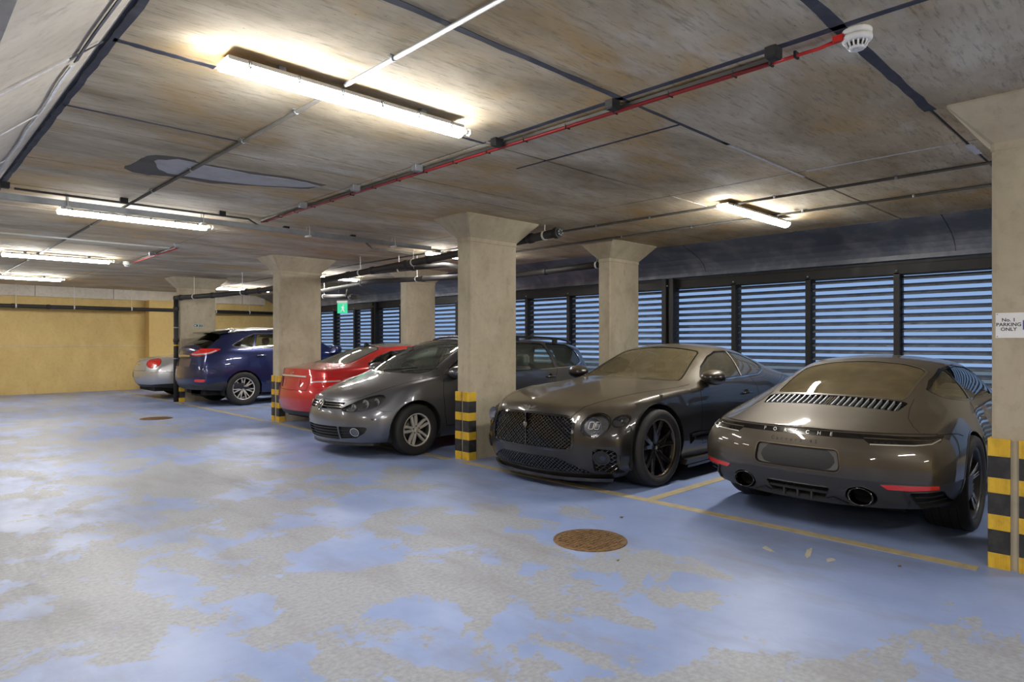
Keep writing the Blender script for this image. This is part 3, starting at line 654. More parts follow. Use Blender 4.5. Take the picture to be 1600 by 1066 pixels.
# green exit sign hanging before the louvres
g = empty('exit_sign', (8.4, 14.85, 2.25)); g.rotation_euler = (0, 0, math.radians(-52)); tag(g, 'lit green exit sign hanging in front of the louvres above the red coupe', 'exit sign')
MB().box((-.13, -.02, -.13), (.13, .02, .13), ch=.006).build('lit_panel', M['green_lit'], g); MB().box((-.14, -.035, .13), (.14, .035, .19), ch=.006).build('housing', M['lightbody'], g)
MB().prism([(-.05, -.09), (.0, -.02), (-.025, .03), (.03, .05), (.06, .01), (.035, -.02), (.07, -.09), (.045, -.09), (.01, -.04), (-.025, -.09)], -.024, -.0205, 'y').lathe([(.022, -.024), (.022, -.0205)], 12, 'y', (.03, 0, .08)).build('running_figure', M['sign'], g)
for s in (-.1, .1): MB().tube([(s, 0, .19), (s, 0, CZ - 2.25)], .005, 6).build('hanger', M['galv'], g)
# ================================================================ CAR BUILDER
def pch(keys, xs):
    """monotone cubic through (x, value) keys"""
    if not isinstance(keys, (list, tuple)): return np.full(len(xs), float(keys))
    x = np.array([k[0] for k in keys], float); y = np.array([k[1] for k in keys], float)
    xs = np.asarray(xs, float)
    if len(x) == 1: return np.full(len(xs), y[0])
    h = np.diff(x); d = np.diff(y) / h; m = np.zeros(len(x))
    for i in range(1, len(x) - 1):
        if d[i - 1] * d[i] > 0:
            w1 = 2 * h[i] + h[i - 1]; w2 = h[i] + 2 * h[i - 1]; m[i] = (w1 + w2) / (w1 / d[i - 1] + w2 / d[i])
    m[0], m[-1] = d[0], d[-1]
    xc = np.clip(xs, x[0], x[-1]); i = np.clip(np.searchsorted(x, xc) - 1, 0, len(h) - 1); t = (xc - x[i]) / h[i]
    return ((1 + 2 * t) * (1 - t) ** 2 * y[i] + t * (1 - t) ** 2 * h[i] * m[i] + t * t * (3 - 2 * t) * y[i + 1] + t * t * (t - 1) * h[i] * m[i + 1])
def sst(t): t = min(max(t, 0), 1); return t * t * (3 - 2 * t)
def shell(S):
    """S: xs stations; cv 9 curves [(y keys, z keys, front corner x, rear corner x)] from sill (0) over the shoulder (4) to the centre line (8);
    xf/xr front and rear x of the levels 0..4 on the centre line; zf/zr their height there"""
    xs = np.array(S['xs'], float); N = len(xs); Xa, Xb = xs[0], xs[-1]; p = S.get('p', 2.3); pr = S.get('pr', p)
    Y = []; Z = []
    for c in S['cv']:
        Y.append(pch(c[0], xs)); Z.append(pch(c[1], xs))
    Y[8] = np.zeros(N)
    cf = list(S['cf']); cr = list(S['cr']); dec = S.get('decay', .55)
    def endx(f, k, front):
        a, c, q = (S['xf'], cf, p) if front else (S['xr'], cr, pr)
        return a[k] + (c[k] - a[k]) * f ** q
    ring = np.zeros((N, 9, 3))
    for k in range(9):
        if k <= 4: x0, x1 = cf[k], cr[k]
        else: x0 = endx(Y[k][0] / Y[4][0], 4, True); x1 = endx(Y[k][-1] / Y[4][-1], 4, False)
        for i in range(N):
            ring[i, k] = (xs[i] + (x0 - Xa) * (1 - sst((xs[i] - Xa) / dec)) + (x1 - Xb) * (1 - sst((Xb - xs[i]) / dec)), Y[k][i], Z[k][i])
    V = []; F = []; CR = {}
    def add(q): V.append(tuple(q)); return len(V) - 1
    R = np.zeros((N, 17), int)
    for i in range(N):
        for r in range(17):
            k = r if r <= 8 else 16 - r; q = ring[i, k].copy()
            if r > 8: q[1] *= -1
            R[i, r] = add(q)
    for i in range(N - 1):
        for r in range(16): F.append((R[i, r], R[i, r + 1], R[i + 1, r + 1], R[i + 1, r]))
    for front in (True, False):
        i = 0 if front else N - 1; zz = S.get('zf' if front else 'zr')
        G = np.zeros((5, 17), int)
        for k in range(5):
            for r in range(4, 13):
                if r == 4: G[k, r] = R[i, k]; continue
                if r == 12: G[k, r] = R[i, 16 - k]; continue
                if k == 4: G[k, r] = R[i, r]; continue
                kk = r if r <= 8 else 16 - r; f = Y[kk][i] / Y[4][i]
                zc = Z[k][i] + ((zz[k] - Z[k][i]) * (1 - f * f) if zz and zz[k] is not None else 0)
                G[k, r] = add((endx(f, k, front), f * Y[k][i] * (1 if r <= 8 else -1), zc))
        for k in range(4):
            for r in range(4, 12):
                q = (G[k, r], G[k, r + 1], G[k + 1, r + 1], G[k + 1, r]); F.append(q if not front else q[::-1])
        for k, w in S.get('creasef' if front else 'creaser', {}).items():
            for r in range(4, 12): CR[(min(G[k, r], G[k, r + 1]), max(G[k, r], G[k, r + 1]))] = w
    for k, w in S.get('crease', {}).items():
        wx = w if isinstance(w, list) else [(0, w)]
        for i in range(N - 1):
            ww = float(pch(wx, [xs[i]])[0])
            for r in {k, 16 - k}:
                a, b = R[i, r], R[i + 1, r]; CR[(min(a, b), max(a, b))] = ww
    me = bpy.data.meshes.new('t'); me.from_pydata(V, [], F)
    bm = bmesh.new(); bm.from_mesh(me); lay = bm.edges.layers.float.new('crease_edge')
    bm.verts.ensure_lookup_table()
    for (a, b), w in CR.items():
        e = bm.edges.get((bm.verts[a], bm.verts[b]))
        if e: e[lay] = w
    bmesh.ops.recalc_face_normals(bm, faces=bm.faces)
    bm.to_mesh(me); bm.free()
    o = bpy.data.objects.new('t', me); COL.objects.link(o)
    md = o.modifiers.new('s', 'SUBSURF'); md.levels = 2; md.render_levels = 2
    dg = bpy.context.evaluated_depsgraph_get(); ev = o.evaluated_get(dg); m2 = ev.to_mesh()
    bm = bmesh.new(); bm.from_mesh(m2); ev.to_mesh_clear(); bpy.data.objects.remove(o); bpy.data.meshes.remove(me)
    bm.normal_update()
    s = sum(f.normal.z * f.calc_area() for f in bm.faces)
    if s < 0: bmesh.ops.reverse_faces(bm, faces=bm.faces); bm.normal_update()
    for l in list(bm.edges.layers.float): bm.edges.layers.float.remove(l)
    return bm
AX = {'x': (1, 2), 'y': (0, 2), 'z': (0, 1)}
def area2(p): return sum(p[i][0] * p[(i + 1) % len(p)][1] - p[(i + 1) % len(p)][0] * p[i][1] for i in range(len(p))) / 2
def rpoly(pts, r=.02, n=5):
    """polygon with rounded corners; r one radius or one per corner"""
    out = []; N = len(pts)
    for i in range(N):
        a, b, c = Vector(pts[i - 1]), Vector(pts[i]), Vector(pts[(i + 1) % N]); rr = r[i] if isinstance(r, (list, tuple)) else r
        u, v = (a - b), (c - b); lu, lv = u.length, v.length; u.normalize(); v.normalize()
        an = u.angle(v) if u.length and v.length else PI
        if rr < 1e-4 or an > 3.1: out.append(tuple(b)); continue
        d = min(rr / math.tan(an / 2), lu * .48, lv * .48)
        p0, p1 = b + u * d, b + v * d
        for k in range(n + 1):
            t = k / n; q = p0 * (1 - t) ** 2 + b * (2 * t * (1 - t)) + p1 * t * t; out.append(tuple(q))
    return out
def ell(cx, cy, rx, ry, n=28, rot=0):
    c, s = math.cos(rot), math.sin(rot)
    return [(cx + rx * math.cos(2 * PI * k / n) * c - ry * math.sin(2 * PI * k / n) * s, cy + rx * math.cos(2 * PI * k / n) * s + ry * math.sin(2 * PI * k / n) * c) for k in range(n)]
def spl(pts, n=6, closed=True):
    """Catmull-Rom through 2-D points"""
    N = len(pts); out = []
    for i in range(N if closed else N - 1):
        g = lambda j: Vector(pts[j % N]) if closed else Vector(pts[min(max(j, 0), N - 1)])
        a, b, c, d = g(i - 1), g(i), g(i + 1), g(i + 2)
        for k in range(n):
            t = k / n; out.append(tuple(.5 * ((2 * b) + (c - a) * t + (2 * a - 5 * b + 4 * c - d) * t * t + (3 * b - a - 3 * c + d) * t ** 3)))
    if not closed: out.append(tuple(pts[-1]))
    return out
def grow(poly, d):
    """offset a roughly convex outline outwards by d"""
    if area2(poly) < 0: poly = poly[::-1]
    out = []; N = len(poly)
    for i in range(N):
        a, b, c = Vector(poly[i - 1]), Vector(poly[i]), Vector(poly[(i + 1) % N])
        e1, e2 = (b - a), (c - b)
        if e1.length < 1e-7 or e2.length < 1e-7: continue
        n1 = Vector((e1.y, -e1.x)).normalized(); n2 = Vector((e2.y, -e2.x)).normalized(); m = (n1 + n2)
        if m.length < 1e-6: continue
        m.normalize(); out.append(tuple(b + m * (d / max(.4, m.dot(n1)))))
    return out
def cut(bm, poly, ax, pred):
    """cut the outline through the faces that pass pred; returns the faces inside"""
    u, v = AX[ax]; P = list(poly)
    if area2(P) < 0: P = P[::-1]
    Q = [P[0]]
    for q in P[1:]:
        if (Vector(q) - Vector(Q[-1])).length > 1e-5: Q.append(q)
    if (Vector(Q[0]) - Vector(Q[-1])).length < 1e-5: Q.pop()
    P = Q; n = len(P)
    conv = all((P[(i + 1) % n][0] - P[i][0]) * (P[(i + 2) % n][1] - P[(i + 1) % n][1]) - (P[(i + 1) % n][1] - P[i][1]) * (P[(i + 2) % n][0] - P[(i + 1) % n][0]) > -1e-7 for i in range(n))
    if not conv:
        from mathutils.geometry import tessellate_polygon
        res = set()
        for tri in tessellate_polygon([[Vector((a, b, 0)) for a, b in P]]):
            t = [P[i] for i in tri]
            if abs(area2(t)) > 1e-8: res |= set(f for f in cut(bm, t, ax, pred))
        return [f for f in res if f.is_valid]
    lo = (min(q[0] for q in P), min(q[1] for q in P)); hi = (max(q[0] for q in P), max(q[1] for q in P))
    cand = []
    for f in bm.faces:
        us = [w.co[u] for w in f.verts]; vs = [w.co[v] for w in f.verts]
        if max(us) < lo[0] or min(us) > hi[0] or max(vs) < lo[1] or min(vs) > hi[1]: continue
        if pred(f.calc_center_median(), f.normal): cand.append(f)
    for i in range(n):
        a, b = P[i], P[(i + 1) % n]; no = [0, 0, 0]; co = [0, 0, 0]
        no[u], no[v] = b[1] - a[1], -(b[0] - a[0]); co[u], co[v] = a
        no = Vector(no).normalized(); co = Vector(co)
        es = set(); vs = set()
        for f in cand: es.update(f.edges); vs.update(f.verts)
        ret = bmesh.ops.bisect_plane(bm, geom=list(cand) + list(es) + list(vs), dist=1e-6, plane_co=co, plane_no=no)
        cand = [g for g in ret['geom'] if isinstance(g, bmesh.types.BMFace) and (g.calc_center_median() - co).dot(no) < 0]
        if not cand: return []
    return cand
class Car:
    def __init__(s, S, paint, name, label, loc, rz):
        s.S = S; s.root = empty(name, loc, rz); tag(s.root, label, 'car'); s.paint = paint
        s.bm = shell(S); s.bvh = BVHTree.FromBMesh(s.bm); s.xm = (S['xs'][0] + S['xs'][-1]) / 2
        s.holes = 0
    def pred(s, ax, side):
        if ax == 'y': return lambda c, n: c.y * side > .05 and n.y * side > .02
        if ax == 'x': return (lambda c, n: c.x < s.xm and n.x < -.02) if side < 0 else (lambda c, n: c.x > s.xm and n.x > .02)
        return lambda c, n: n.z > .05
    def hit(s, a, b, ax, side):
        """surface point and normal under the 2-D point seen along the axis"""
        if ax == 'y': o, d = Vector((a, side * 3, b)), Vector((0, -side, 0))
        elif ax == 'x': o, d = Vector((s.xm + side * 5, a, b)), Vector((-side, 0, 0))
        else: o, d = Vector((a, b, 4)), Vector((0, 0, -1))
        r = s.bvh.ray_cast(o, d)
        return (r[0], r[1]) if r[0] is not None else (None, None)
    def take(s, poly, ax, side, wall=.02, wallmat=1, wdir=None):
        """cut the outline out of the body: returns (points, normals, faces) of the piece; the opening gets a return wall"""
        fs = cut(s.bm, poly, ax, s.pred(ax, side))
        if not fs: print('EMPTY CUT', s.root.name, poly[:2], ax, side); return None
        fset = set(fs); idx = {}; pts = []; nrm = []; out = []
        for f in fs:
            q = []
            for w in f.verts:
                if w not in idx: idx[w] = len(pts); pts.append(w.co.copy()); nrm.append(w.normal.copy() if w.normal.length > .1 else f.normal.copy())
                q.append(idx[w])
            out.append(q)
        bd = []
        for f in fs:
            for l in f.loops:
                e = l.edge
                oth = [g for g in e.link_faces if g not in fset]
                if oth: bd.append((l.link_loop_next.vert, l.vert))
        s.edge = [(idx[a], idx[b]) for a, b in bd]
        bmesh.ops.delete(s.bm, geom=fs, context='FACES')
        if wall:
            nv = {}
            for a, b in bd:
                if not (a.is_valid and b.is_valid): continue
                for w in (a, b):
                    if w not in nv: nv[w] = s.bm.verts.new(w.co + (Vector(wdir) * wall if wdir else -nrm[idx[w]] * wall))
                try:
                    f = s.bm.faces.new((a, b, nv[b], nv[a])); f.material_index = wallmat; f.smooth = False
                except ValueError: pass
        return pts, nrm, out
    def piece(s, name, pc, m, off=0.0, parent=None, thick=0.0):
        if pc is None: return None
        pts, nrm, fs = pc
        mb = MB(); mb.add([p + n * off for p, n in zip(pts, nrm)], fs, 0, True)
        return mb.build(name, m, parent or s.root, recalc=False)
    def panel(s, name, poly, ax, side, m, off=0.0, wall=.02, parent=None):
        return s.piece(name, s.take(poly, ax, side, wall), m, off, parent)
    def both(s, name, poly, m, off=0.0, wall=.02):
        return [s.panel(name, poly, 'y', q, m, off, wall) for q in (1, -1)]
    def window(s, name, poly, ax, side, glass, seal=.018, sealm=None, off=-.004):
        """glass pane with a dark (or bright) surround"""
        ring = s.take(grow(poly, seal), ax, side, .012)
        if ring is None: return None
        b2 = bmesh.new(); vs = [b2.verts.new(p) for p in ring[0]]
        for f in ring[2]:
            try: b2.faces.new([vs[i] for i in f])
            except ValueError: pass
        b2.normal_update(); nm = dict(zip(vs, ring[1]))
        inside = set(cut(b2, poly, ax, lambda c, n: True))
        def grab(faces):
            idx = {}; P = []; Nn = []; F = []
            for f in faces:
                q = []
                for w in f.verts:
                    if w not in idx: idx[w] = len(P); P.append(w.co.copy()); Nn.append(nm.get(w, w.normal).copy())
                    q.append(idx[w])
                F.append(q)
            return P, Nn, F
        fr = s.piece(name + '_seal', grab([f for f in b2.faces if f not in inside]), sealm or M['gloss'], .0015)
        g = s.piece(name, grab(inside), glass, off)
        b2.free(); return g
    def ribbon(s, name, path, ax, side, w=.006, off=.0012, m=None, parent=None, step=.03, closed=False, flat=False):
        """thin strip laid on the body along a 2-D path"""
        P = [Vector(q) for q in path]
        if closed: P.append(P[0])
        pts = [P[0]]
        for a, b in zip(P, P[1:]):
            k = max(1, int((b - a).length / step))
            for i in range(1, k + 1): pts.append(a.lerp(b, i / k))
        H = [s.hit(q.x, q.y, ax, side) for q in pts]; H = [h for h in H if h[0] is not None]
        if len(H) < 2: return None
        v = []; n = len(H)
        for i, (p, nn) in enumerate(H):
            d = (H[min(i + 1, n - 1)][0] - H[max(i - 1, 0)][0])
            if d.length < 1e-7: d = Vector((1, 0, 0))
            sd = d.normalized().cross(nn).normalized() * w / 2
            v += [p + sd + nn * off, p - sd + nn * off, p - sd - nn * .006, p + sd - nn * .006]
        f = []
        for i in range(n - 1):
            for k in range(4): f.append((i * 4 + k, i * 4 + (k + 1) % 4, i * 4 + 4 + (k + 1) % 4, i * 4 + 4 + k))
        f += [(0, 1, 2, 3), (n * 4 - 1, n * 4 - 2, n * 4 - 3, n * 4 - 4)]
        return MB().add(v, f).build(name, m or M['seam'], parent or s.root)
    def emblem(s, name, verts, faces, ax, side, m, off=.004, parent=None, mirror=False):
        """2-D mesh wrapped onto the body, raised by off"""
        v = []; ok = True
        for a, b in verts:
            p, n = s.hit(a, b, ax, side)
            if p is None: return None
            v.append(p + n * off)
        low = []
        mb = MB().add(v, faces)
        return mb.build(name, m, parent or s.root, recalc=False)
    def letters(s, name, txt, size, c, ax, side, m, off=.004, space=1.0, flip=1, rot=0):
        x = 0; n = len(txt); out = []
        w = size * .8 * space
        for i, ch in enumerate(txt):
            if ch == ' ': continue
            v, f = text_mesh(ch, size); cx = (i - (n - 1) / 2) * w
            s.emblem(name, [(c[0] + flip * (cx + a), c[1] + b) for a, b, _ in v], f, ax, side, m, off)
    def arches(s, wheels, R, lip=.03):
        """wheels: [(x, z)]"""
        for i, (x, z) in enumerate(wheels):
            r = R[i] if isinstance(R, (list, tuple)) else R
            for q in (1, -1):
                pc = s.take(ell(x, z, r, r, 44), 'y', q, lip, 0, (0, -q, -.0))
                yo = max(abs(p.y) for p in pc[0]) if pc else .8
                mb = MB(); n = 20; v = []
                for k in range(n + 1):
                    a = -.35 + (PI + .7) * k / n
                    for yy in (yo - .035, yo - .34): v.append((x + (r + .012) * math.cos(a), q * yy, z + (r + .012) * math.sin(a)))
                f = [(2 * k, 2 * k + 1, 2 * k + 3, 2 * k + 2) for k in range(n)]
                mb.add(v, f, 0, True); mb.add([v[2 * k + 1] for k in range(n + 1)], [list(range(n + 1))])
                mb.build('wheel_liner', M['well'], s.root, recalc=False)
    def under(s, x0, x1, y, z=.19, h=.1):
        MB().box((x0, -y, z), (x1, y, z + h)).build('underbody', M['well'], s.root)
    def finish(s, extra=(), ang=50):
        bm = s.bm; bmesh.ops.remove_doubles(bm, verts=bm.verts, dist=2e-5)
        for f in bm.faces: f.smooth = True
        me = bpy.data.meshes.new('body'); bm.to_mesh(me); bm.free()
        for m in (s.paint, M['seam'], *extra): me.materials.append(m)
        try: me.set_sharp_from_angle(angle=math.radians(ang))
        except Exception as e: print(e)
        o = link('body', me, s.root); return o

# ---- wheels: outer face towards +y
def wheel_proto(R, rr, w, spokes, rim, lip, hubr=.06, face=.0, dish=.03, cap='gloss', lugs=True, tip_back=.0, barrel=None):
    """spokes: list of (hub angle, tip angle, hub width, tip width) in degrees / metres"""
    g = empty('wheel'); h = w / 2
    pf = [(rr - .004, -h * .82), (rr + .012, -h * .96), (R - .05, -h), (R - .018, -h * .95), (R - .004, -h * .80), (R, -h * .4), (R, h * .4), (R - .004, h * .80), (R - .018, h * .95), (R - .05, h), (rr + .012, h * .96), (rr - .004, h * .82)]
    MB().lathe(pf, 56, 'y', close=False).build('tyre', M['tyre'], g)
    mb = MB()
    for k in range(4):
        yy = (-.55 + .366 * k) * h; mb.lathe([(R + .0006, yy - .004), (R + .0006, yy + .004)], 56, 'y', close=False)
    mb.build('tread_groove', M['well'], g, recalc=False)
    MB().lathe([(rr - .002, -h * .8), (rr - .012, -h * .6), (rr - .03, -h * .3), (rr - .03, h * .55), (rr - .014, h * .76)], 48, 'y', close=False).build('rim_barrel', barrel or rim, g)
    MB().lathe([(rr - .016, h * .74), (rr - .012, h * .84), (rr + .004, h * .87), (rr + .007, h * .82)], 48, 'y', close=False).build('rim_lip', lip, g)
    MB().lathe([(rr * .74, -.03), (rr * .74, 0.0), (.05, 0.0)], 40, 'y').build('brake_disc', M['disc'], g)
    mb = MB(); mb.box((-rr * .78, -.045, -.09), (-rr * .45, .018, .09), ch=.012); mb.build('brake_caliper', M['lamp_dark'], g)
    yf = h * .74 - face
    for (a0, a1, w0, w1) in spokes:
        st = []; n = 6
        for i in range(n + 1):
            t = i / n; r = hubr * .6 + (rr - .012 - hubr * .6) * t; a = math.radians(a0 + (a1 - a0) * t); wd = w0 + (w1 - w0) * t
            yy = yf - dish * (1 - t) ** 1.6 * 1.0 - tip_back * t ** 3; th = .045 - .018 * t
            ca, sa = math.cos(a), math.sin(a)
            for (q, dy) in ((-.5, -th), (-.5, -.010), (-.34, 0), (.34, 0), (.5, -.010), (.5, -th)):
                st.append((r * ca - q * wd * sa, yy + dy, r * sa + q * wd * ca))
        f = []
        for i in range(n):
            for k in range(6): f.append((i * 6 + k, i * 6 + (k + 1) % 6, i * 6 + 6 + (k + 1) % 6, i * 6 + 6 + k))
        mb = MB().add(st, f); mb.build('spoke', rim, g)
    yh = yf - dish
    MB().lathe([(hubr * .98, yh - .045), (hubr, yh - .006), (hubr * .9, yh + .002), (hubr * .55, yh - .001)], 30, 'y').build('hub', rim, g)
    MB().lathe([(hubr * .5, yh - .004), (hubr * .48, yh + .006), (hubr * .40, yh + .009), (.0001, yh + .0095)], 24, 'y').build('hub_cap', M[cap], g)
    MB().lathe([(hubr * .27, yh + .009), (hubr * .24, yh + .011), (.0001, yh + .0112)], 16, 'y').build('hub_badge', M['rim_silver'], g)
    if lugs:
        for k in range(5):
            a = 2 * PI * k / 5 + .3; MB().lathe([(.010, yh - .01), (.009, yh + .004), (.0001, yh + .005)], 8, 'y', (hubr * .74 * math.cos(a), 0, hubr * .74 * math.sin(a))).build('wheel_bolt', M['gk'], g)
    return g
def place_wheels(car, proto, spots, steer=0):
    """spots: (x, y, z, scale)"""
    for i, (x, y, z, k) in enumerate(spots):
        o = proto if i == 0 else copy_tree(proto)
        o.parent = car.root; o.location = (x, y, z); o.rotation_euler = (0, 0.35 * i, 0 if y > 0 else PI); o.scale = (k, k, k)
def seat(root, x, y, z, m, rear=False, hh=.78, w=.25, lean=.20):
    """seat whose base front is at x; backs lean towards +x"""
    def cushion(sx, pts, name):
        mb = MB(); bm = bmesh.new(); bmesh.ops.create_cube(bm, size=1)
        bmesh.ops.subdivide_edges(bm, edges=bm.edges[:], cuts=2, use_grid_fill=True)
        for v in bm.verts: v.co = pts(v.co)
        bmesh.ops.bevel(bm, geom=[e for e in bm.edges if e.calc_face_angle(0) > .8], offset=.03, segments=3, affect='EDGES')
        mb.bm(bm, 0, True); return mb.build(name, m, root)
    W = w
    cushion(0, lambda c: Vector((x + .27 + c.x * .54, y + c.y * 2 * W, z + c.z * .16 + .05 * abs(c.y) * 1.5)), 'seat_base')
    bh = hh - .2
    cushion(0, lambda c: Vector((x + .52 + (c.z + .5) * bh * lean * 1.25 + c.x * .15 - .05 * abs(c.y), y + c.y * 2 * W * (1 - .18 * (c.z + .5)), z + .05 + (c.z + .5) * bh)), 'seat_back')
    cushion(0, lambda c: Vector((x + .54 + bh * lean * 1.3 + c.x * .10, y + c.y * .27, z + .05 + bh + .10 + c.z * .17)), 'headrest')
def interior(car, x_dash, zd, y, front, rear, m, zseat=.36, rhd=True, hh=.80, wheel=True, top=None, lean=.2, fit=.66):
    r = car.root
    rr_ = rear or front + .7
    MB().box((x_dash - .1, -y, .24), (rr_ + .75, y, .30)).build('cabin_floor', M['carpet'], r)
    mb = MB(); mb.prism([(x_dash - .18, zd - .05), (x_dash - .14, zd), (x_dash + .18, zd + .005), (x_dash + .27, zd - .05), (x_dash + .25, zd - .2), (x_dash + .1, zd - .35), (x_dash - .18, .35)], -y, y, 'y'); mb.build('dashboard', M['leather_dark'], r)
    MB().box((x_dash + .1, -.12, .3), (front + .6, .12, .58), ch=.03).build('centre_console', M['leather_dark'], r)
    for q in (-1, 1): seat(r, front, q * .36, zseat, m, hh=hh, w=.25, lean=lean)
    if rear:
        for q in (-1, 1): seat(r, rear, q * .30, zseat + .02, m, hh=hh - .06, w=.24, lean=lean * 1.1)
    for q in (-1, 1): MB().box((x_dash, q * (y + .01) - .02, .3), (rr_ + .6, q * (y + .01) + .02, zd - .06)).build('door_card', M['leather_dark'], r)
    sy = (.36 if rhd else -.36)           # local +y is the driver's right-hand side seen from the seat (car faces -x)
    if wheel:
        c = Vector((x_dash + .36, sy, zd - .03)); mb = MB(); ax = Vector((math.cos(.42), 0, math.sin(.42))); u = Vector((0, 1, 0)); v = ax.cross(u)
        ring = [c + (u * math.cos(2 * PI * k / 28) + v * math.sin(2 * PI * k / 28)) * .185 for k in range(29)]
        mb.tube(ring, .015, 8, cap=False)
        for a in (0, PI, PI * 1.5): mb.tube([c - ax * .02, c + (u * math.cos(a) + v * math.sin(a)) * .18], .014, 6)
        mb.tube([c - ax * .03, c - ax * .25], .03, 8); mb.tube([c - ax * .03, c + ax * .01], .055, 12); mb.build('steering_wheel', M['leather_dark'], r)
def mirror(car, x, y, z, side, paint, s=1.0, glassm='chrome', stalk=True):
    g = empty('door_mirror'); g.parent = car.root; g.location = (x, side * y, z)
    bm = bmesh.new(); bmesh.ops.create_uvsphere(bm, u_segments=20, v_segments=14, radius=1)
    for v in bm.verts:
        c = v.co.copy(); xx = c.x
        if xx > .15: xx = .15 + (xx - .15) * .12
        v.co = Vector((xx * .13 * s, side * (.12 + c.y * side * .125 * s), .05 + c.z * .075 * s * (1 + .10 * c.y * side)))
    MB().bm(bm, 0, True).build('mirror_shell', paint, g)
    bm = bmesh.new(); bmesh.ops.create_circle(bm, cap_ends=True, segments=24, radius=1)
    for v in bm.verts: v.co = Vector((.036 * s, side * (.12 + v.co.x * .108 * s), .05 + v.co.y * .06 * s))
    MB().bm(bm).build('mirror_glass', M[glassm], g)
    MB().tube([(.02, -side * .02, -.03), (.01, side * .04, -.02), (.0, side * .09, .01)], [.03 * s, .022 * s, .025 * s], 10).build('mirror_foot', M['gloss'], g)
def handle(car, x, z, side, m, w=.2):
    p, n = car.hit(x, z, 'y', side)
    if p is None: return
    g = empty('door_handle'); g.parent = car.root; g.location = p
    MB().tube([(-w / 2, 0, 0), (-w / 2 + .02, side * .028, .002), (0, side * .036, .004), (w / 2 - .02, side * .028, .002), (w / 2, 0, 0)], [.010, .013, .014, .013, .010], 10).build('grip', m, g)
    MB().lathe([(.04, -.004), (.036, .001), (.0001, -.006)] if False else [(.045, 0.0005), (.03, .001)], 18, 'y', (0, side * .001, 0)).build('recess', M['seam'], g)
# ================================================================ CARS (local x: 0 at the nose, grows to the tail; y to the side; z up)
def seg(a, b, n): return [a + (b - a) * i / (n - 1) for i in range(n)]
def curves(lv, gl, rail, mid, top):
    return None

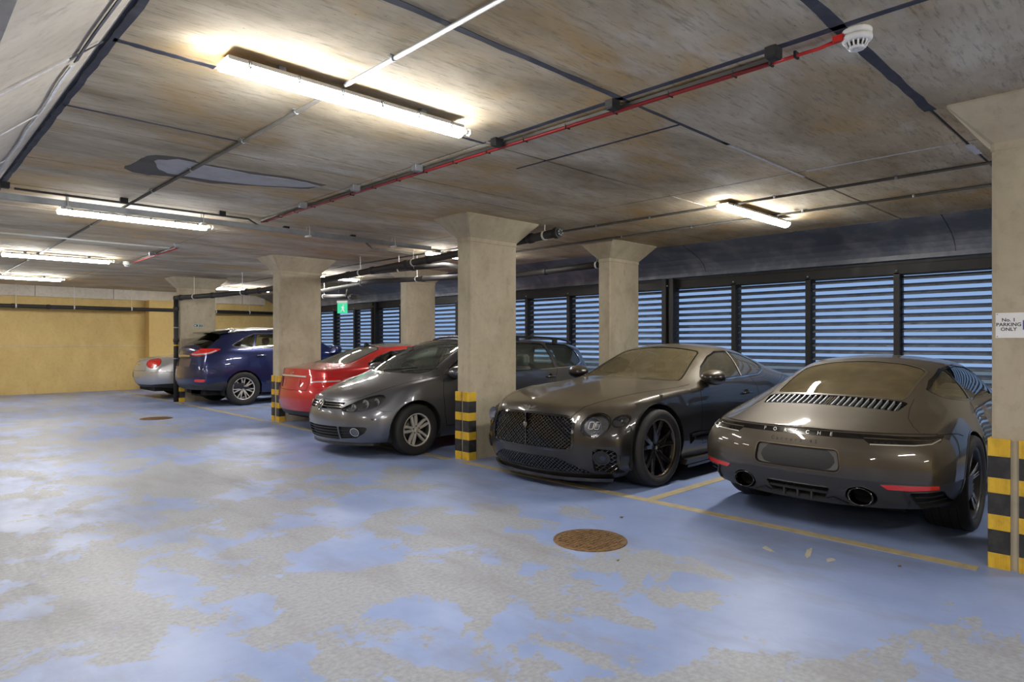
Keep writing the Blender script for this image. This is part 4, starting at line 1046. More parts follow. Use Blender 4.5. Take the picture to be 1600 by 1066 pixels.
# ---------------------------------------------------------------- black coupe
S_BLACK = dict(
    xs=[.36, .43, .52, .64, .78, .92, 1.06, 1.22, 1.40, 1.58, 1.74, 1.90, 2.08, 2.26, 2.44, 2.62, 2.82, 3.02, 3.22, 3.42, 3.62, 3.82, 4.02, 4.22, 4.38, 4.50],
    xf=[.10, .05, .0, .03, .085], cf=[.40, .35, .32, .36, .43, 0, 0, 0, 0], xr=[4.74, 4.80, 4.85, 4.82, 4.80], cr=[4.52, 4.55, 4.56, 4.54, 4.50, 0, 0, 0, 0],
    zf=[.118, .21, .44, .66, None], zr=[.24, .3, .52, .78, None], p=2.7, decay=.6,
    cv=[([(.36, .78), (.8, .86), (1.3, .88), (3.2, .88), (3.8, .88), (4.5, .74)], [(.36, .13), (.7, .15), (1.4, .17), (3.2, .18), (4.0, .22), (4.5, .26)]),
        ([(.36, .875), (.6, .94), (.9, .955), (1.4, .945), (2.2, .935), (3.1, .945), (3.7, .965), (4.2, .92), (4.5, .82)], [(.36, .24), (1.4, .27), (3.2, .28), (4.5, .34)]),
        ([(.36, .89), (.55, .945), (.87, .975), (1.3, .965), (1.9, .935), (2.6, .93), (3.1, .95), (3.7, .985), (4.15, .955), (4.5, .855)], [(.36, .44), (1.4, .46), (3.2, .50), (4.5, .54)]),
        ([(.36, .86), (.55, .925), (.87, .97), (1.3, .965), (1.9, .945), (2.6, .94), (3.1, .955), (3.7, .985), (4.15, .955), (4.5, .85)], [(.36, .63), (.87, .68), (1.9, .72), (3.2, .80), (3.8, .83), (4.5, .78)]),
        ([(.36, .775), (.55, .845), (.87, .895), (1.3, .905), (1.9, .885), (2.6, .875), (3.1, .875), (3.6, .895), (4.1, .85), (4.5, .74)], [(.36, .755), (.55, .815), (.87, .875), (1.3, .905), (1.9, .925), (2.6, .945), (3.2, .975), (3.6, .995), (4.0, .985), (4.5, .93)]),
        ([(.36, .62), (.55, .70), (.87, .745), (1.3, .77), (1.74, .80), (2.1, .785), (2.5, .745), (3.0, .735), (3.5, .755), (3.9, .74), (4.3, .70), (4.5, .66)], [(.36, .785), (.55, .84), (.87, .895), (1.3, .93), (1.74, .955), (1.95, 1.01), (2.2, 1.09), (2.5, 1.15), (3.0, 1.17), (3.4, 1.14), (3.8, 1.07), (4.2, .995), (4.5, .955)]),
        ([(.36, .46), (.55, .52), (.87, .56), (1.3, .60), (1.74, .665), (2.0, .64), (2.44, .575), (2.8, .56), (3.2, .55), (3.6, .55), (4.0, .56), (4.5, .5)], [(.36, .792), (.55, .85), (.87, .915), (1.3, .955), (1.62, .975), (1.78, 1.01), (2.0, 1.115), (2.26, 1.235), (2.46, 1.31), (2.7, 1.338), (3.0, 1.335), (3.3, 1.295), (3.6, 1.215), (3.9, 1.105), (4.15, 1.015), (4.5, .958)]),
        ([(.36, .25), (.87, .30), (1.74, .36), (2.44, .31), (3.2, .30), (4.5, .28)], [(.36, .80), (.55, .868), (.87, .935), (1.3, .98), (1.56, .998), (1.72, 1.03), (2.0, 1.155), (2.26, 1.272), (2.46, 1.345), (2.7, 1.378), (3.0, 1.375), (3.3, 1.335), (3.6, 1.25), (3.9, 1.13), (4.15, 1.032), (4.5, .965)]),
        (0, [(.36, .812), (.55, .885), (.87, .956), (1.3, 1.0), (1.54, 1.010), (1.70, 1.04), (2.0, 1.17), (2.26, 1.287), (2.46, 1.362), (2.7, 1.396), (2.9, 1.402), (3.1, 1.388), (3.3, 1.353), (3.6, 1.265), (3.9, 1.14), (4.15, 1.038), (4.5, .968)])],
    crease={8: [(.3, .9), (1.35, .9), (1.6, 0), (4.5, 0)], 4: [(0.3, .55), (1.2, .5), (3.4, .3), (4.5, .5)], 6: [(.3, .25), (1.7, .3), (2.4, .35), (3.5, .2), (4.5, .1)], 0: .6})

# ---------------------------------------------------------------- grey-brown sports car, tail to the aisle
S_BROWN = dict(
    xs=[.36, .45, .58, .74, .92, 1.10, 1.28, 1.48, 1.68, 1.88, 2.08, 2.28, 2.48, 2.68, 2.86, 3.04, 3.20, 3.36, 3.52, 3.68, 3.82, 3.94, 4.06, 4.16, 4.24],
    xf=[.10, .04, .0, .05, .16], cf=[.40, .36, .36, .40, .46, 0, 0, 0, 0], xr=[4.40, 4.455, 4.51, 4.475, 4.43], cr=[4.20, 4.235, 4.26, 4.235, 4.20, 0, 0, 0, 0],
    zf=[.15, .22, .4, .55, None], zr=[.245, .33, .52, .68, None], p=2.3, pr=2.6, decay=.5,
    cv=[([(.36, .72), (.9, .80), (1.4, .82), (2.8, .84), (3.5, .86), (4.24, .74)], [(.36, .16), (1.4, .16), (2.8, .17), (3.6, .22), (4.24, .265)]),
        ([(.36, .80), (.7, .88), (1.1, .90), (1.8, .86), (2.5, .865), (3.0, .90), (3.45, .922), (3.9, .905), (4.24, .835)], [(.36, .24), (1.4, .25), (2.8, .27), (3.5, .32), (4.24, .36)]),
        ([(.36, .81), (.7, .89), (1.1, .915), (1.7, .885), (2.3, .87), (2.8, .90), (3.2, .925), (3.5, .930), (3.9, .915), (4.24, .855)], [(.36, .40), (1.4, .44), (2.8, .48), (4.24, .52)]),
        ([(.36, .77), (.7, .86), (1.1, .905), (1.7, .885), (2.3, .870), (2.7, .88), (3.1, .912), (3.5, .922), (3.9, .905), (4.24, .84)], [(.36, .55), (1.1, .66), (2.3, .68), (3.4, .68), (4.24, .665)]),
        ([(.36, .69), (.7, .78), (1.1, .82), (1.7, .82), (2.3, .80), (2.7, .80), (3.1, .825), (3.5, .845), (3.9, .83), (4.24, .765)], [(.36, .66), (.7, .76), (1.1, .83), (1.7, .865), (2.3, .885), (2.7, .895), (3.1, .885), (3.5, .862), (3.9, .81), (4.24, .745)]),
        ([(.36, .60), (.7, .66), (1.1, .68), (1.6, .74), (2.0, .73), (2.4, .72), (2.8, .715), (3.2, .725), (3.6, .72), (4.24, .66)], [(.36, .665), (.7, .765), (1.1, .835), (1.5, .885), (1.8, .97), (2.1, 1.06), (2.4, 1.09), (2.7, 1.08), (3.0, 1.04), (3.3, .97), (3.6, .905), (3.9, .835), (4.24, .76)]),
        ([(.36, .46), (.7, .48), (1.1, .50), (1.45, .60), (1.8, .585), (2.15, .56), (2.5, .55), (2.8, .545), (3.1, .55), (3.5, .555), (3.9, .54), (4.24, .50)], [(.36, .655), (.7, .735), (1.1, .81), (1.38, .875), (1.6, .975), (1.85, 1.12), (2.1, 1.215), (2.4, 1.24), (2.7, 1.225), (3.0, 1.165), (3.3, 1.085), (3.6, .985), (3.85, .902), (4.05, .838), (4.24, .778)]),
        ([(.36, .25), (1.1, .27), (1.45, .31), (2.15, .28), (2.8, .28), (3.5, .30), (4.24, .28)], [(.36, .65), (.7, .725), (1.1, .81), (1.36, .88), (1.6, .995), (1.85, 1.15), (2.1, 1.255), (2.4, 1.285), (2.7, 1.268), (3.0, 1.205), (3.3, 1.12), (3.6, 1.012), (3.85, .918), (4.05, .846), (4.24, .782)]),
        (0, [(.36, .65), (.7, .725), (1.1, .81), (1.36, .885), (1.6, 1.005), (1.85, 1.165), (2.1, 1.268), (2.4, 1.298), (2.7, 1.28), (3.0, 1.217), (3.3, 1.13), (3.6, 1.02), (3.85, .924), (4.05, .85), (4.24, .784)])],
    crease={4: [(.3, .3), (2.0, .4), (2.9, .2), (3.6, .1), (4.2, .3)], 6: [(.3, .1), (1.5, .3), (2.6, .3), (3.4, .2), (4.2, .1)], 0: .5}, creaser={4: .6})

# ---------------------------------------------------------------- grey estate car, nose to the aisle
S_GREY = dict(
    xs=[.34, .42, .52, .64, .78, .92, 1.04, 1.14, 1.26, 1.40, 1.56, 1.74, 1.92, 2.06, 2.24, 2.5, 2.8, 3.1, 3.4, 3.7, 3.95, 4.12, 4.24, 4.32],
    xf=[.09, .05, .0, .035, .14], cf=[.42, .39, .37, .40, .46, 0, 0, 0, 0], xr=[4.46, 4.50, 4.534, 4.50, 4.46], cr=[4.34, 4.36, 4.37, 4.35, 4.31, 0, 0, 0, 0],
    zf=[.175, .25, .43, .63, None], zr=[.24, .34, .56, .78, None], p=2.3, decay=.55,
    cv=[([(.34, .72), (.9, .79), (1.4, .80), (3.4, .80), (4.32, .74)], [(.34, .19), (1.4, .19), (3.4, .2), (4.32, .28)]),
        ([(.34, .78), (.6, .85), (.9, .872), (1.5, .87), (3.4, .87), (3.9, .86), (4.32, .80)], [(.34, .26), (1.4, .30), (3.4, .31), (4.32, .38)]),
        ([(.34, .785), (.6, .86), (.9, .888), (1.5, .885), (3.4, .888), (3.9, .88), (4.32, .82)], [(.34, .44), (1.4, .48), (3.4, .52), (4.32, .56)]),
        ([(.34, .755), (.6, .84), (.9, .88), (1.5, .888), (3.4, .89), (3.9, .88), (4.32, .82)], [(.34, .60), (.9, .70), (1.5, .73), (3.4, .78), (4.32, .8)]),
        ([(.34, .675), (.6, .77), (.9, .83), (1.3, .855), (2.0, .865), (3.4, .865), (3.9, .85), (4.32, .78)], [(.34, .715), (.6, .815), (.9, .89), (1.3, .935), (2.0, .955), (3.4, .98), (4.32, 1.0)]),
        ([(.34, .56), (.6, .64), (.9, .70), (1.2, .765), (1.5, .785), (2.0, .775), (3.4, .77), (3.9, .745), (4.32, .68)], [(.34, .735), (.6, .835), (.9, .915), (1.2, .965), (1.5, 1.04), (1.8, 1.14), (2.1, 1.205), (2.6, 1.22), (3.6, 1.22), (4.0, 1.2), (4.32, 1.16)]),
        ([(.34, .42), (.6, .50), (.9, .57), (1.14, .69), (1.5, .665), (2.0, .60), (2.4, .585), (3.4, .575), (3.9, .555), (4.32, .52)], [(.34, .745), (.6, .845), (.9, .93), (1.06, .965), (1.2, 1.015), (1.5, 1.18), (1.8, 1.32), (2.02, 1.395), (2.3, 1.425), (2.8, 1.435), (3.4, 1.42), (3.9, 1.385), (4.2, 1.345), (4.32, 1.32)]),
        ([(.34, .22), (.9, .3), (1.14, .38), (2.0, .32), (3.4, .31), (4.32, .28)], [(.34, .755), (.6, .865), (.9, .955), (1.04, .985), (1.16, 1.03), (1.5, 1.21), (1.8, 1.355), (2.02, 1.432), (2.3, 1.463), (2.8, 1.472), (3.4, 1.455), (3.9, 1.42), (4.2, 1.375), (4.32, 1.345)]),
        (0, [(.34, .758), (.6, .87), (.9, .962), (1.02, .99), (1.14, 1.03), (1.5, 1.222), (1.8, 1.37), (2.02, 1.447), (2.3, 1.475), (2.8, 1.482), (3.4, 1.465), (3.9, 1.43), (4.2, 1.385), (4.32, 1.355)])],
    crease={4: [(.3, .35), (1.2, .5), (3.4, .5), (4.3, .4)], 6: [(.3, .4), (1.0, .4), (2.0, .4), (4.3, .4)], 0: .5})

# ---------------------------------------------------------------- red coupe, tail to the aisle
S_RED = dict(
    xs=[.34, .44, .58, .76, .94, 1.12, 1.3, 1.48, 1.66, 1.86, 2.06, 2.26, 2.46, 2.7, 2.95, 3.2, 3.42, 3.62, 3.82, 4.0, 4.16, 4.3, 4.4, 4.48],
    xf=[.1, .04, .0, .04, .12], cf=[.40, .36, .36, .38, .44, 0, 0, 0, 0], xr=[4.60, 4.66, 4.698, 4.63, 4.615], cr=[4.42, 4.45, 4.48, 4.43, 4.40, 0, 0, 0, 0],
    zf=[.16, .24, .42, .6, None], zr=[.26, .34, .55, .74, None], p=2.3, decay=.5,
    cv=[([(.34, .72), (.9, .78), (3.6, .79), (4.48, .72)], [(.34, .18), (3.4, .2), (4.48, .27)]),
        ([(.34, .78), (.8, .86), (1.4, .86), (3.2, .865), (3.6, .88), (4.1, .86), (4.48, .78)], [(.34, .26), (3.4, .3), (4.48, .36)]),
        ([(.34, .79), (.8, .88), (1.4, .885), (3.0, .88), (3.6, .893), (4.1, .87), (4.48, .80)], [(.34, .42), (3.4, .5), (4.48, .55)]),
        ([(.34, .76), (.8, .87), (1.4, .885), (3.0, .88), (3.6, .893), (4.1, .865), (4.48, .78)], [(.34, .58), (1.4, .7), (3.6, .80), (4.48, .76)]),
        ([(.34, .68), (.8, .80), (1.4, .84), (3.0, .84), (3.6, .85), (4.1, .81), (4.48, .70)], [(.34, .69), (.8, .82), (1.4, .90), (3.0, .97), (3.6, 1.0), (4.1, .985), (4.48, .955)]),
        ([(.34, .56), (.9, .66), (1.5, .76), (2.0, .74), (2.6, .72), (3.2, .71), (3.7, .70), (4.1, .66), (4.48, .58)], [(.34, .70), (.9, .85), (1.4, .93), (1.8, 1.03), (2.2, 1.13), (2.6, 1.16), (3.1, 1.155), (3.5, 1.11), (3.9, 1.045), (4.2, 1.01), (4.48, .975)]),
        ([(.34, .42), (.9, .54), (1.42, .665), (1.8, .62), (2.3, .55), (2.8, .535), (3.3, .53), (3.7, .53), (4.1, .52), (4.48, .46)], [(.34, .71), (.9, .87), (1.35, .95), (1.6, 1.03), (1.9, 1.18), (2.2, 1.285), (2.5, 1.33), (2.9, 1.33), (3.2, 1.295), (3.5, 1.215), (3.8, 1.11), (4.0, 1.045), (4.2, 1.012), (4.48, .985)]),
        ([(.34, .22), (1.42, .36), (2.3, .30), (3.3, .29), (4.48, .26)], [(.34, .72), (.9, .90), (1.3, .965), (1.6, 1.06), (1.9, 1.215), (2.2, 1.325), (2.5, 1.372), (2.9, 1.372), (3.2, 1.335), (3.5, 1.25), (3.8, 1.135), (4.0, 1.06), (4.2, 1.02), (4.48, .99)]),
        (0, [(.34, .72), (.9, .905), (1.3, .97), (1.6, 1.07), (1.9, 1.23), (2.2, 1.34), (2.5, 1.388), (2.9, 1.388), (3.2, 1.35), (3.5, 1.262), (3.8, 1.145), (4.0, 1.066), (4.2, 1.022), (4.48, .992)])],
    crease={4: [(.3, .4), (3, .5), (4.4, .4)], 6: [(.3, .2), (1.5, .3), (4.4, .2)], 0: .5}, creaser={4: .7})

# ---------------------------------------------------------------- blue SUV, tail to the aisle
S_BLUE = dict(
    xs=[.34, .46, .6, .78, .95, 1.12, 1.3, 1.46, 1.64, 1.84, 2.04, 2.24, 2.5, 2.8, 3.1, 3.4, 3.65, 3.85, 4.02, 4.18, 4.32, 4.44, 4.52],
    xf=[.12, .06, .0, .05, .14], cf=[.42, .38, .38, .40, .46, 0, 0, 0, 0], xr=[4.62, 4.72, 4.77, 4.69, 4.66], cr=[4.48, 4.52, 4.54, 4.50, 4.44, 0, 0, 0, 0],
    zf=[.22, .3, .5, .75, None], zr=[.36, .44, .64, .88, None], p=2.3, decay=.5,
    cv=[([(.34, .76), (.9, .84), (3.6, .85), (4.52, .78)], [(.34, .24), (3.2, .26), (4.0, .33), (4.52, .37)]),
        ([(.34, .83), (.8, .92), (1.4, .92), (3.2, .925), (3.7, .935), (4.52, .84)], [(.34, .34), (3.4, .38), (4.52, .46)]),
        ([(.34, .84), (.8, .93), (1.4, .93), (3.2, .93), (3.7, .943), (4.1, .93), (4.52, .86)], [(.34, .52), (3.4, .58), (4.52, .64)]),
        ([(.34, .81), (.8, .92), (1.4, .93), (3.2, .925), (3.7, .94), (4.1, .92), (4.52, .84)], [(.34, .74), (1.4, .84), (3.7, .90), (4.52, .90)]),
        ([(.34, .74), (.8, .85), (1.4, .885), (3.2, .885), (3.7, .89), (4.1, .86), (4.52, .77)], [(.34, .86), (.8, .98), (1.4, 1.04), (3.2, 1.09), (3.7, 1.12), (4.1, 1.13), (4.52, 1.10)]),
        ([(.34, .6), (.9, .7), (1.4, .80), (2.2, .79), (3.4, .78), (3.9, .76), (4.2, .72), (4.52, .64)], [(.34, .88), (.9, 1.03), (1.4, 1.10), (1.8, 1.22), (2.2, 1.31), (2.6, 1.33), (3.4, 1.34), (3.9, 1.32), (4.2, 1.27), (4.52, 1.16)]),
        ([(.34, .45), (.9, .57), (1.3, .70), (1.8, .65), (2.2, .60), (3.4, .59), (3.9, .58), (4.2, .57), (4.52, .52)], [(.34, .90), (.9, 1.05), (1.25, 1.10), (1.5, 1.20), (1.8, 1.38), (2.1, 1.52), (2.4, 1.57), (3.0, 1.585), (3.5, 1.565), (3.9, 1.52), (4.1, 1.45), (4.3, 1.32), (4.52, 1.17)]),
        ([(.34, .24), (1.3, .38), (2.2, .33), (4.52, .28)], [(.34, .91), (.9, 1.07), (1.22, 1.12), (1.5, 1.235), (1.8, 1.42), (2.1, 1.565), (2.4, 1.62), (3.0, 1.64), (3.5, 1.62), (3.9, 1.57), (4.1, 1.49), (4.3, 1.35), (4.52, 1.185)]),
        (0, [(.34, .91), (.9, 1.075), (1.22, 1.125), (1.5, 1.245), (1.8, 1.435), (2.1, 1.58), (2.4, 1.635), (3.0, 1.655), (3.5, 1.635), (3.9, 1.585), (4.1, 1.5), (4.3, 1.355), (4.52, 1.19)])],
    crease={4: [(.3, .4), (3, .5), (4.4, .4)], 6: [(.3, .2), (1.5, .3), (4.4, .3)], 0: .5}, creaser={4: .6})

# ---------------------------------------------------------------- silver soft-top, only its tail shows
S_SILVER = dict(
    xs=[.34, .5, .7, .9, 1.1, 1.3, 1.5, 1.7, 1.95, 2.2, 2.45, 2.7, 2.95, 3.2, 3.45, 3.65, 3.85, 4.05, 4.2, 4.34, 4.44, 4.52],
    xf=[.1, .04, .0, .04, .14], cf=[.42, .38, .38, .40, .46, 0, 0, 0, 0], xr=[4.62, 4.74, 4.80, 4.74, 4.66], cr=[4.44, 4.48, 4.52, 4.46, 4.38, 0, 0, 0, 0],
    zf=[.16, .24, .42, .6, None], zr=[.29, .37, .58, .78, None], p=2.3, decay=.5,
    cv=[([(.34, .74), (.9, .84), (3.6, .85), (4.52, .76)], [(.34, .18), (3.4, .2), (4.0, .25), (4.52, .30)]),
        ([(.34, .82), (.8, .92), (3.2, .92), (3.7, .94), (4.1, .92), (4.52, .82)], [(.34, .26), (3.4, .32), (4.52, .40)]),
        ([(.34, .83), (.8, .94), (3.2, .93), (3.7, .958), (4.1, .94), (4.52, .85)], [(.34, .42), (3.4, .5), (4.52, .60)]),
        ([(.34, .80), (.8, .93), (3.2, .93), (3.7, .955), (4.1, .93), (4.52, .82)], [(.34, .58), (1.4, .7), (3.6, .82), (4.52, .80)]),
        ([(.34, .70), (.8, .86), (3.0, .88), (3.6, .90), (4.1, .86), (4.52, .72)], [(.34, .70), (.8, .84), (1.4, .92), (3.0, .97), (3.6, 1.0), (4.1, .98), (4.52, .90)]),
        ([(.34, .56), (.9, .70), (1.5, .80), (2.3, .77), (3.2, .76), (3.7, .74), (4.1, .70), (4.52, .58)], [(.34, .71), (.9, .88), (1.5, .96), (1.9, 1.06), (2.3, 1.15), (2.7, 1.165), (3.1, 1.14), (3.5, 1.065), (3.8, 1.02), (4.1, 1.0), (4.52, .92)]),
        ([(.34, .42), (.9, .56), (1.45, .67), (1.9, .62), (2.3, .58), (3.2, .57), (3.6, .57), (4.1, .52), (4.52, .45)], [(.34, .72), (.9, .90), (1.4, .97), (1.7, 1.06), (2.0, 1.2), (2.3, 1.31), (2.6, 1.335), (3.0, 1.30), (3.3, 1.2), (3.55, 1.06), (3.7, 1.02), (4.1, 1.01), (4.52, .93)]),
        ([(.34, .22), (1.45, .36), (2.3, .30), (4.52, .25)], [(.34, .73), (.9, .92), (1.4, .99), (1.7, 1.09), (2.0, 1.24), (2.3, 1.345), (2.6, 1.375), (3.0, 1.335), (3.3, 1.235), (3.55, 1.08), (3.7, 1.03), (4.1, 1.02), (4.52, .94)]),
        (0, [(.34, .73), (.9, .93), (1.4, 1.0), (1.7, 1.1), (2.0, 1.255), (2.3, 1.36), (2.6, 1.39), (3.0, 1.35), (3.3, 1.25), (3.55, 1.09), (3.7, 1.033), (4.1, 1.022), (4.52, .943)])],
    crease={4: [(.3, .3), (3, .4), (4.4, .2)], 6: [(.3, .2), (1.5, .3), (4.4, .2)], 0: .5}, creaser={4: .3})

def lift(S, dz, z0=.5, z1=1.05):
    f = lambda z: z + dz * min(max((z - z0) / (z1 - z0), 0), 1)
    S['cv'] = [(y, [(a, f(b)) for a, b in z]) for y, z in S['cv']]
    S['zr'] = [None if q is None else f(q) for q in S['zr']]
lift(S_BLUE, .075); lift(S_SILVER, .035)
POSE = dict(black=((4.54, 4.52, 0), 0.0), brown=((9.31, 2.0, 0), PI), grey=((3.88, 7.49, 0), 0.0), red=((9.27, 9.80, 0), PI), blue=((9.45, 15.36, 0), PI), silver=((9.26, 17.98, 0), PI))
def inpoly(p, P):
    c = False; n = len(P)
    for i in range(n):
        a, b = P[i], P[i - 1]
        if (a[1] > p[1]) != (b[1] > p[1]) and p[0] < (b[0] - a[0]) * (p[1] - a[1]) / (b[1] - a[1]) + a[0]: c = not c
    return c
def lattice(car, name, poly, ax, side, pitch, w, depth, m, parent=None, slope=.8, horiz=False, step=.012):
    """crossed bars (or plain bars) filling an outline, set back from the surface"""
    us = [q[0] for q in poly]; vs = [q[1] for q in poly]; u0, u1, v0, v1 = min(us), max(us), min(vs), max(vs); mb = MB()
    dirs = [(1, 0)] if horiz else [(1, slope), (1, -slope)]
    for d in dirs:
        n = Vector((-d[1], d[0])).normalized(); dd = Vector(d).normalized(); c0 = Vector(((u0 + u1) / 2, (v0 + v1) / 2)); R = math.hypot(u1 - u0, v1 - v0) / 2
        k = int(R / pitch) + 1
        for i in range(-k, k + 1):
            run = []
            def flush():
                if len(run) > 1:
                    v = []
                    for q in run:
                        p, nn = car.hit(q.x, q.y, ax, side)
                        if p is None: continue
                        a = Vector((n.x, n.y)) * w / 2; off = {'x': Vector((0, a.x, a.y)), 'y': Vector((a.x, 0, a.y)), 'z': Vector((a.x, a.y, 0))}[ax]
                        bk = {'x': Vector((-side, 0, 0)), 'y': Vector((0, -side, 0)), 'z': Vector((0, 0, -1))}[ax]
                        b = p + bk * depth; v += [b + off, b - off, b - off + bk * w, b + off + bk * w]
                    f = []
                    for j in range(len(v) // 4 - 1):
                        for t in range(4): f.append((j * 4 + t, j * 4 + (t + 1) % 4, j * 4 + 4 + (t + 1) % 4, j * 4 + 4 + t))
                    if f: mb.add(v, f)
            s = -R
            while s <= R:
                q = c0 + n * (i * pitch) + dd * s
                if inpoly(q, poly): run.append(q)
                else: flush(); run = []
                s += step if horiz is False else .03
            flush()
    o = mb.build(name, m, parent or car.root); return o
def headlamp(car, poly, ax, side, lamps, depth=.05, housing=None, lens=None):
    """cut-out lamp: dark housing behind, round reflectors, clear lens; lamps: [(u, v, r, material)]"""
    pc = car.take(poly, ax, side, .03, 1)
    if pc is None: return
    ins = {'x': Vector((-side, 0, 0)), 'y': Vector((0, -side, 0))}[ax]
    mb = MB(); mb.add([p + ins * depth for p in pc[0]], pc[2], 0, True)
    base = list(pc[0]); n = len(base); ed = car.edge
    mb.add(base + [p + ins * depth for p in base], [(a, b, n + b, n + a) for a, b in ed])
    h = mb.build('headlamp', housing or M['lamp_dark'], car.root, recalc=False)
    for (u, v, r, m) in lamps:
        p, nn = car.hit(u, v, ax, side)
        if p is None: continue
        c = p + ins * (depth * .75); b = MB()
        prof = [(r, -.5 * r), (r * .96, -.42 * r), (r * .8, -.1 * r), (r * .45, .25 * r), (r * .12, .32 * r), (.0001, .30 * r)]
        # bowl opens towards the viewer side
        b.lathe([(a, t) for a, t in prof], 22, ax, (0, 0, 0), close=False)
        sgn = 1 if ((ax == 'x' and side < 0) or (ax == 'y' and side < 0)) else -1
        for i, q in enumerate(b.v): b.v[i] = (q[0] * (sgn if ax == 'x' else 1) + c.x, q[1] * (sgn if ax == 'y' else 1) + c.y, q[2] + c.z)
        b.build('reflector', M[m], h, recalc=False)
        b = MB(); bm = bmesh.new(); bmesh.ops.create_uvsphere(bm, u_segments=14, v_segments=8, radius=r * .34)
        for q in bm.verts: q.co += c - ins * r * .05
        b.bm(bm, 0, True).build('projector', M['clear_lens'], h)
    car.piece('lamp_glass', pc, lens or M['lens'], .0005, h)
    return h
def disc_on(car, name, u, v, r, ax, side, m, off=.004, ry=None, n=24, parent=None):
    P = ell(u, v, r, ry or r, n); return car.emblem(name, P, [list(range(n)) if side * (1 if ax == 'x' else -1) > 0 else list(range(n))[::-1]], ax, side, m, off, parent)
def shape_on(car, name, P, ax, side, m, off=.004):
    """flat outline laid on the body as a raised badge"""
    from mathutils.geometry import tessellate_polygon
    tr = tessellate_polygon([[Vector((a, b, 0)) for a, b in P]]); return car.emblem(name, P, [list(t) for t in tr], ax, side, m, off)
def lip(car, name, lev, f0, f1, z0, z1, out, m, front=True, back=.10):
    """splitter / valance blade that follows the plan of the bumper"""
    S = car.S; xf, xc = (S['xf'][lev], S['cf'][lev]) if front else (S['xr'][lev], S['cr'][lev]); p = S['p'] if front else S.get('pr', S['p'])
    W = pch(S['cv'][lev][0], [S['xs'][0 if front else -1]])[0]; sg = -1 if front else 1; n = 24; A = []; B = []
    for k in range(n + 1):
        f = f0 + (f1 - f0) * k / n; x = xf + (xc - xf) * abs(f) ** p
        A.append((x + sg * out, f * (W + out))); B.append((x - sg * back, f * (W - .02)))
    return MB().prism(A + B[::-1], z0, z1).build(name, m, car.root)

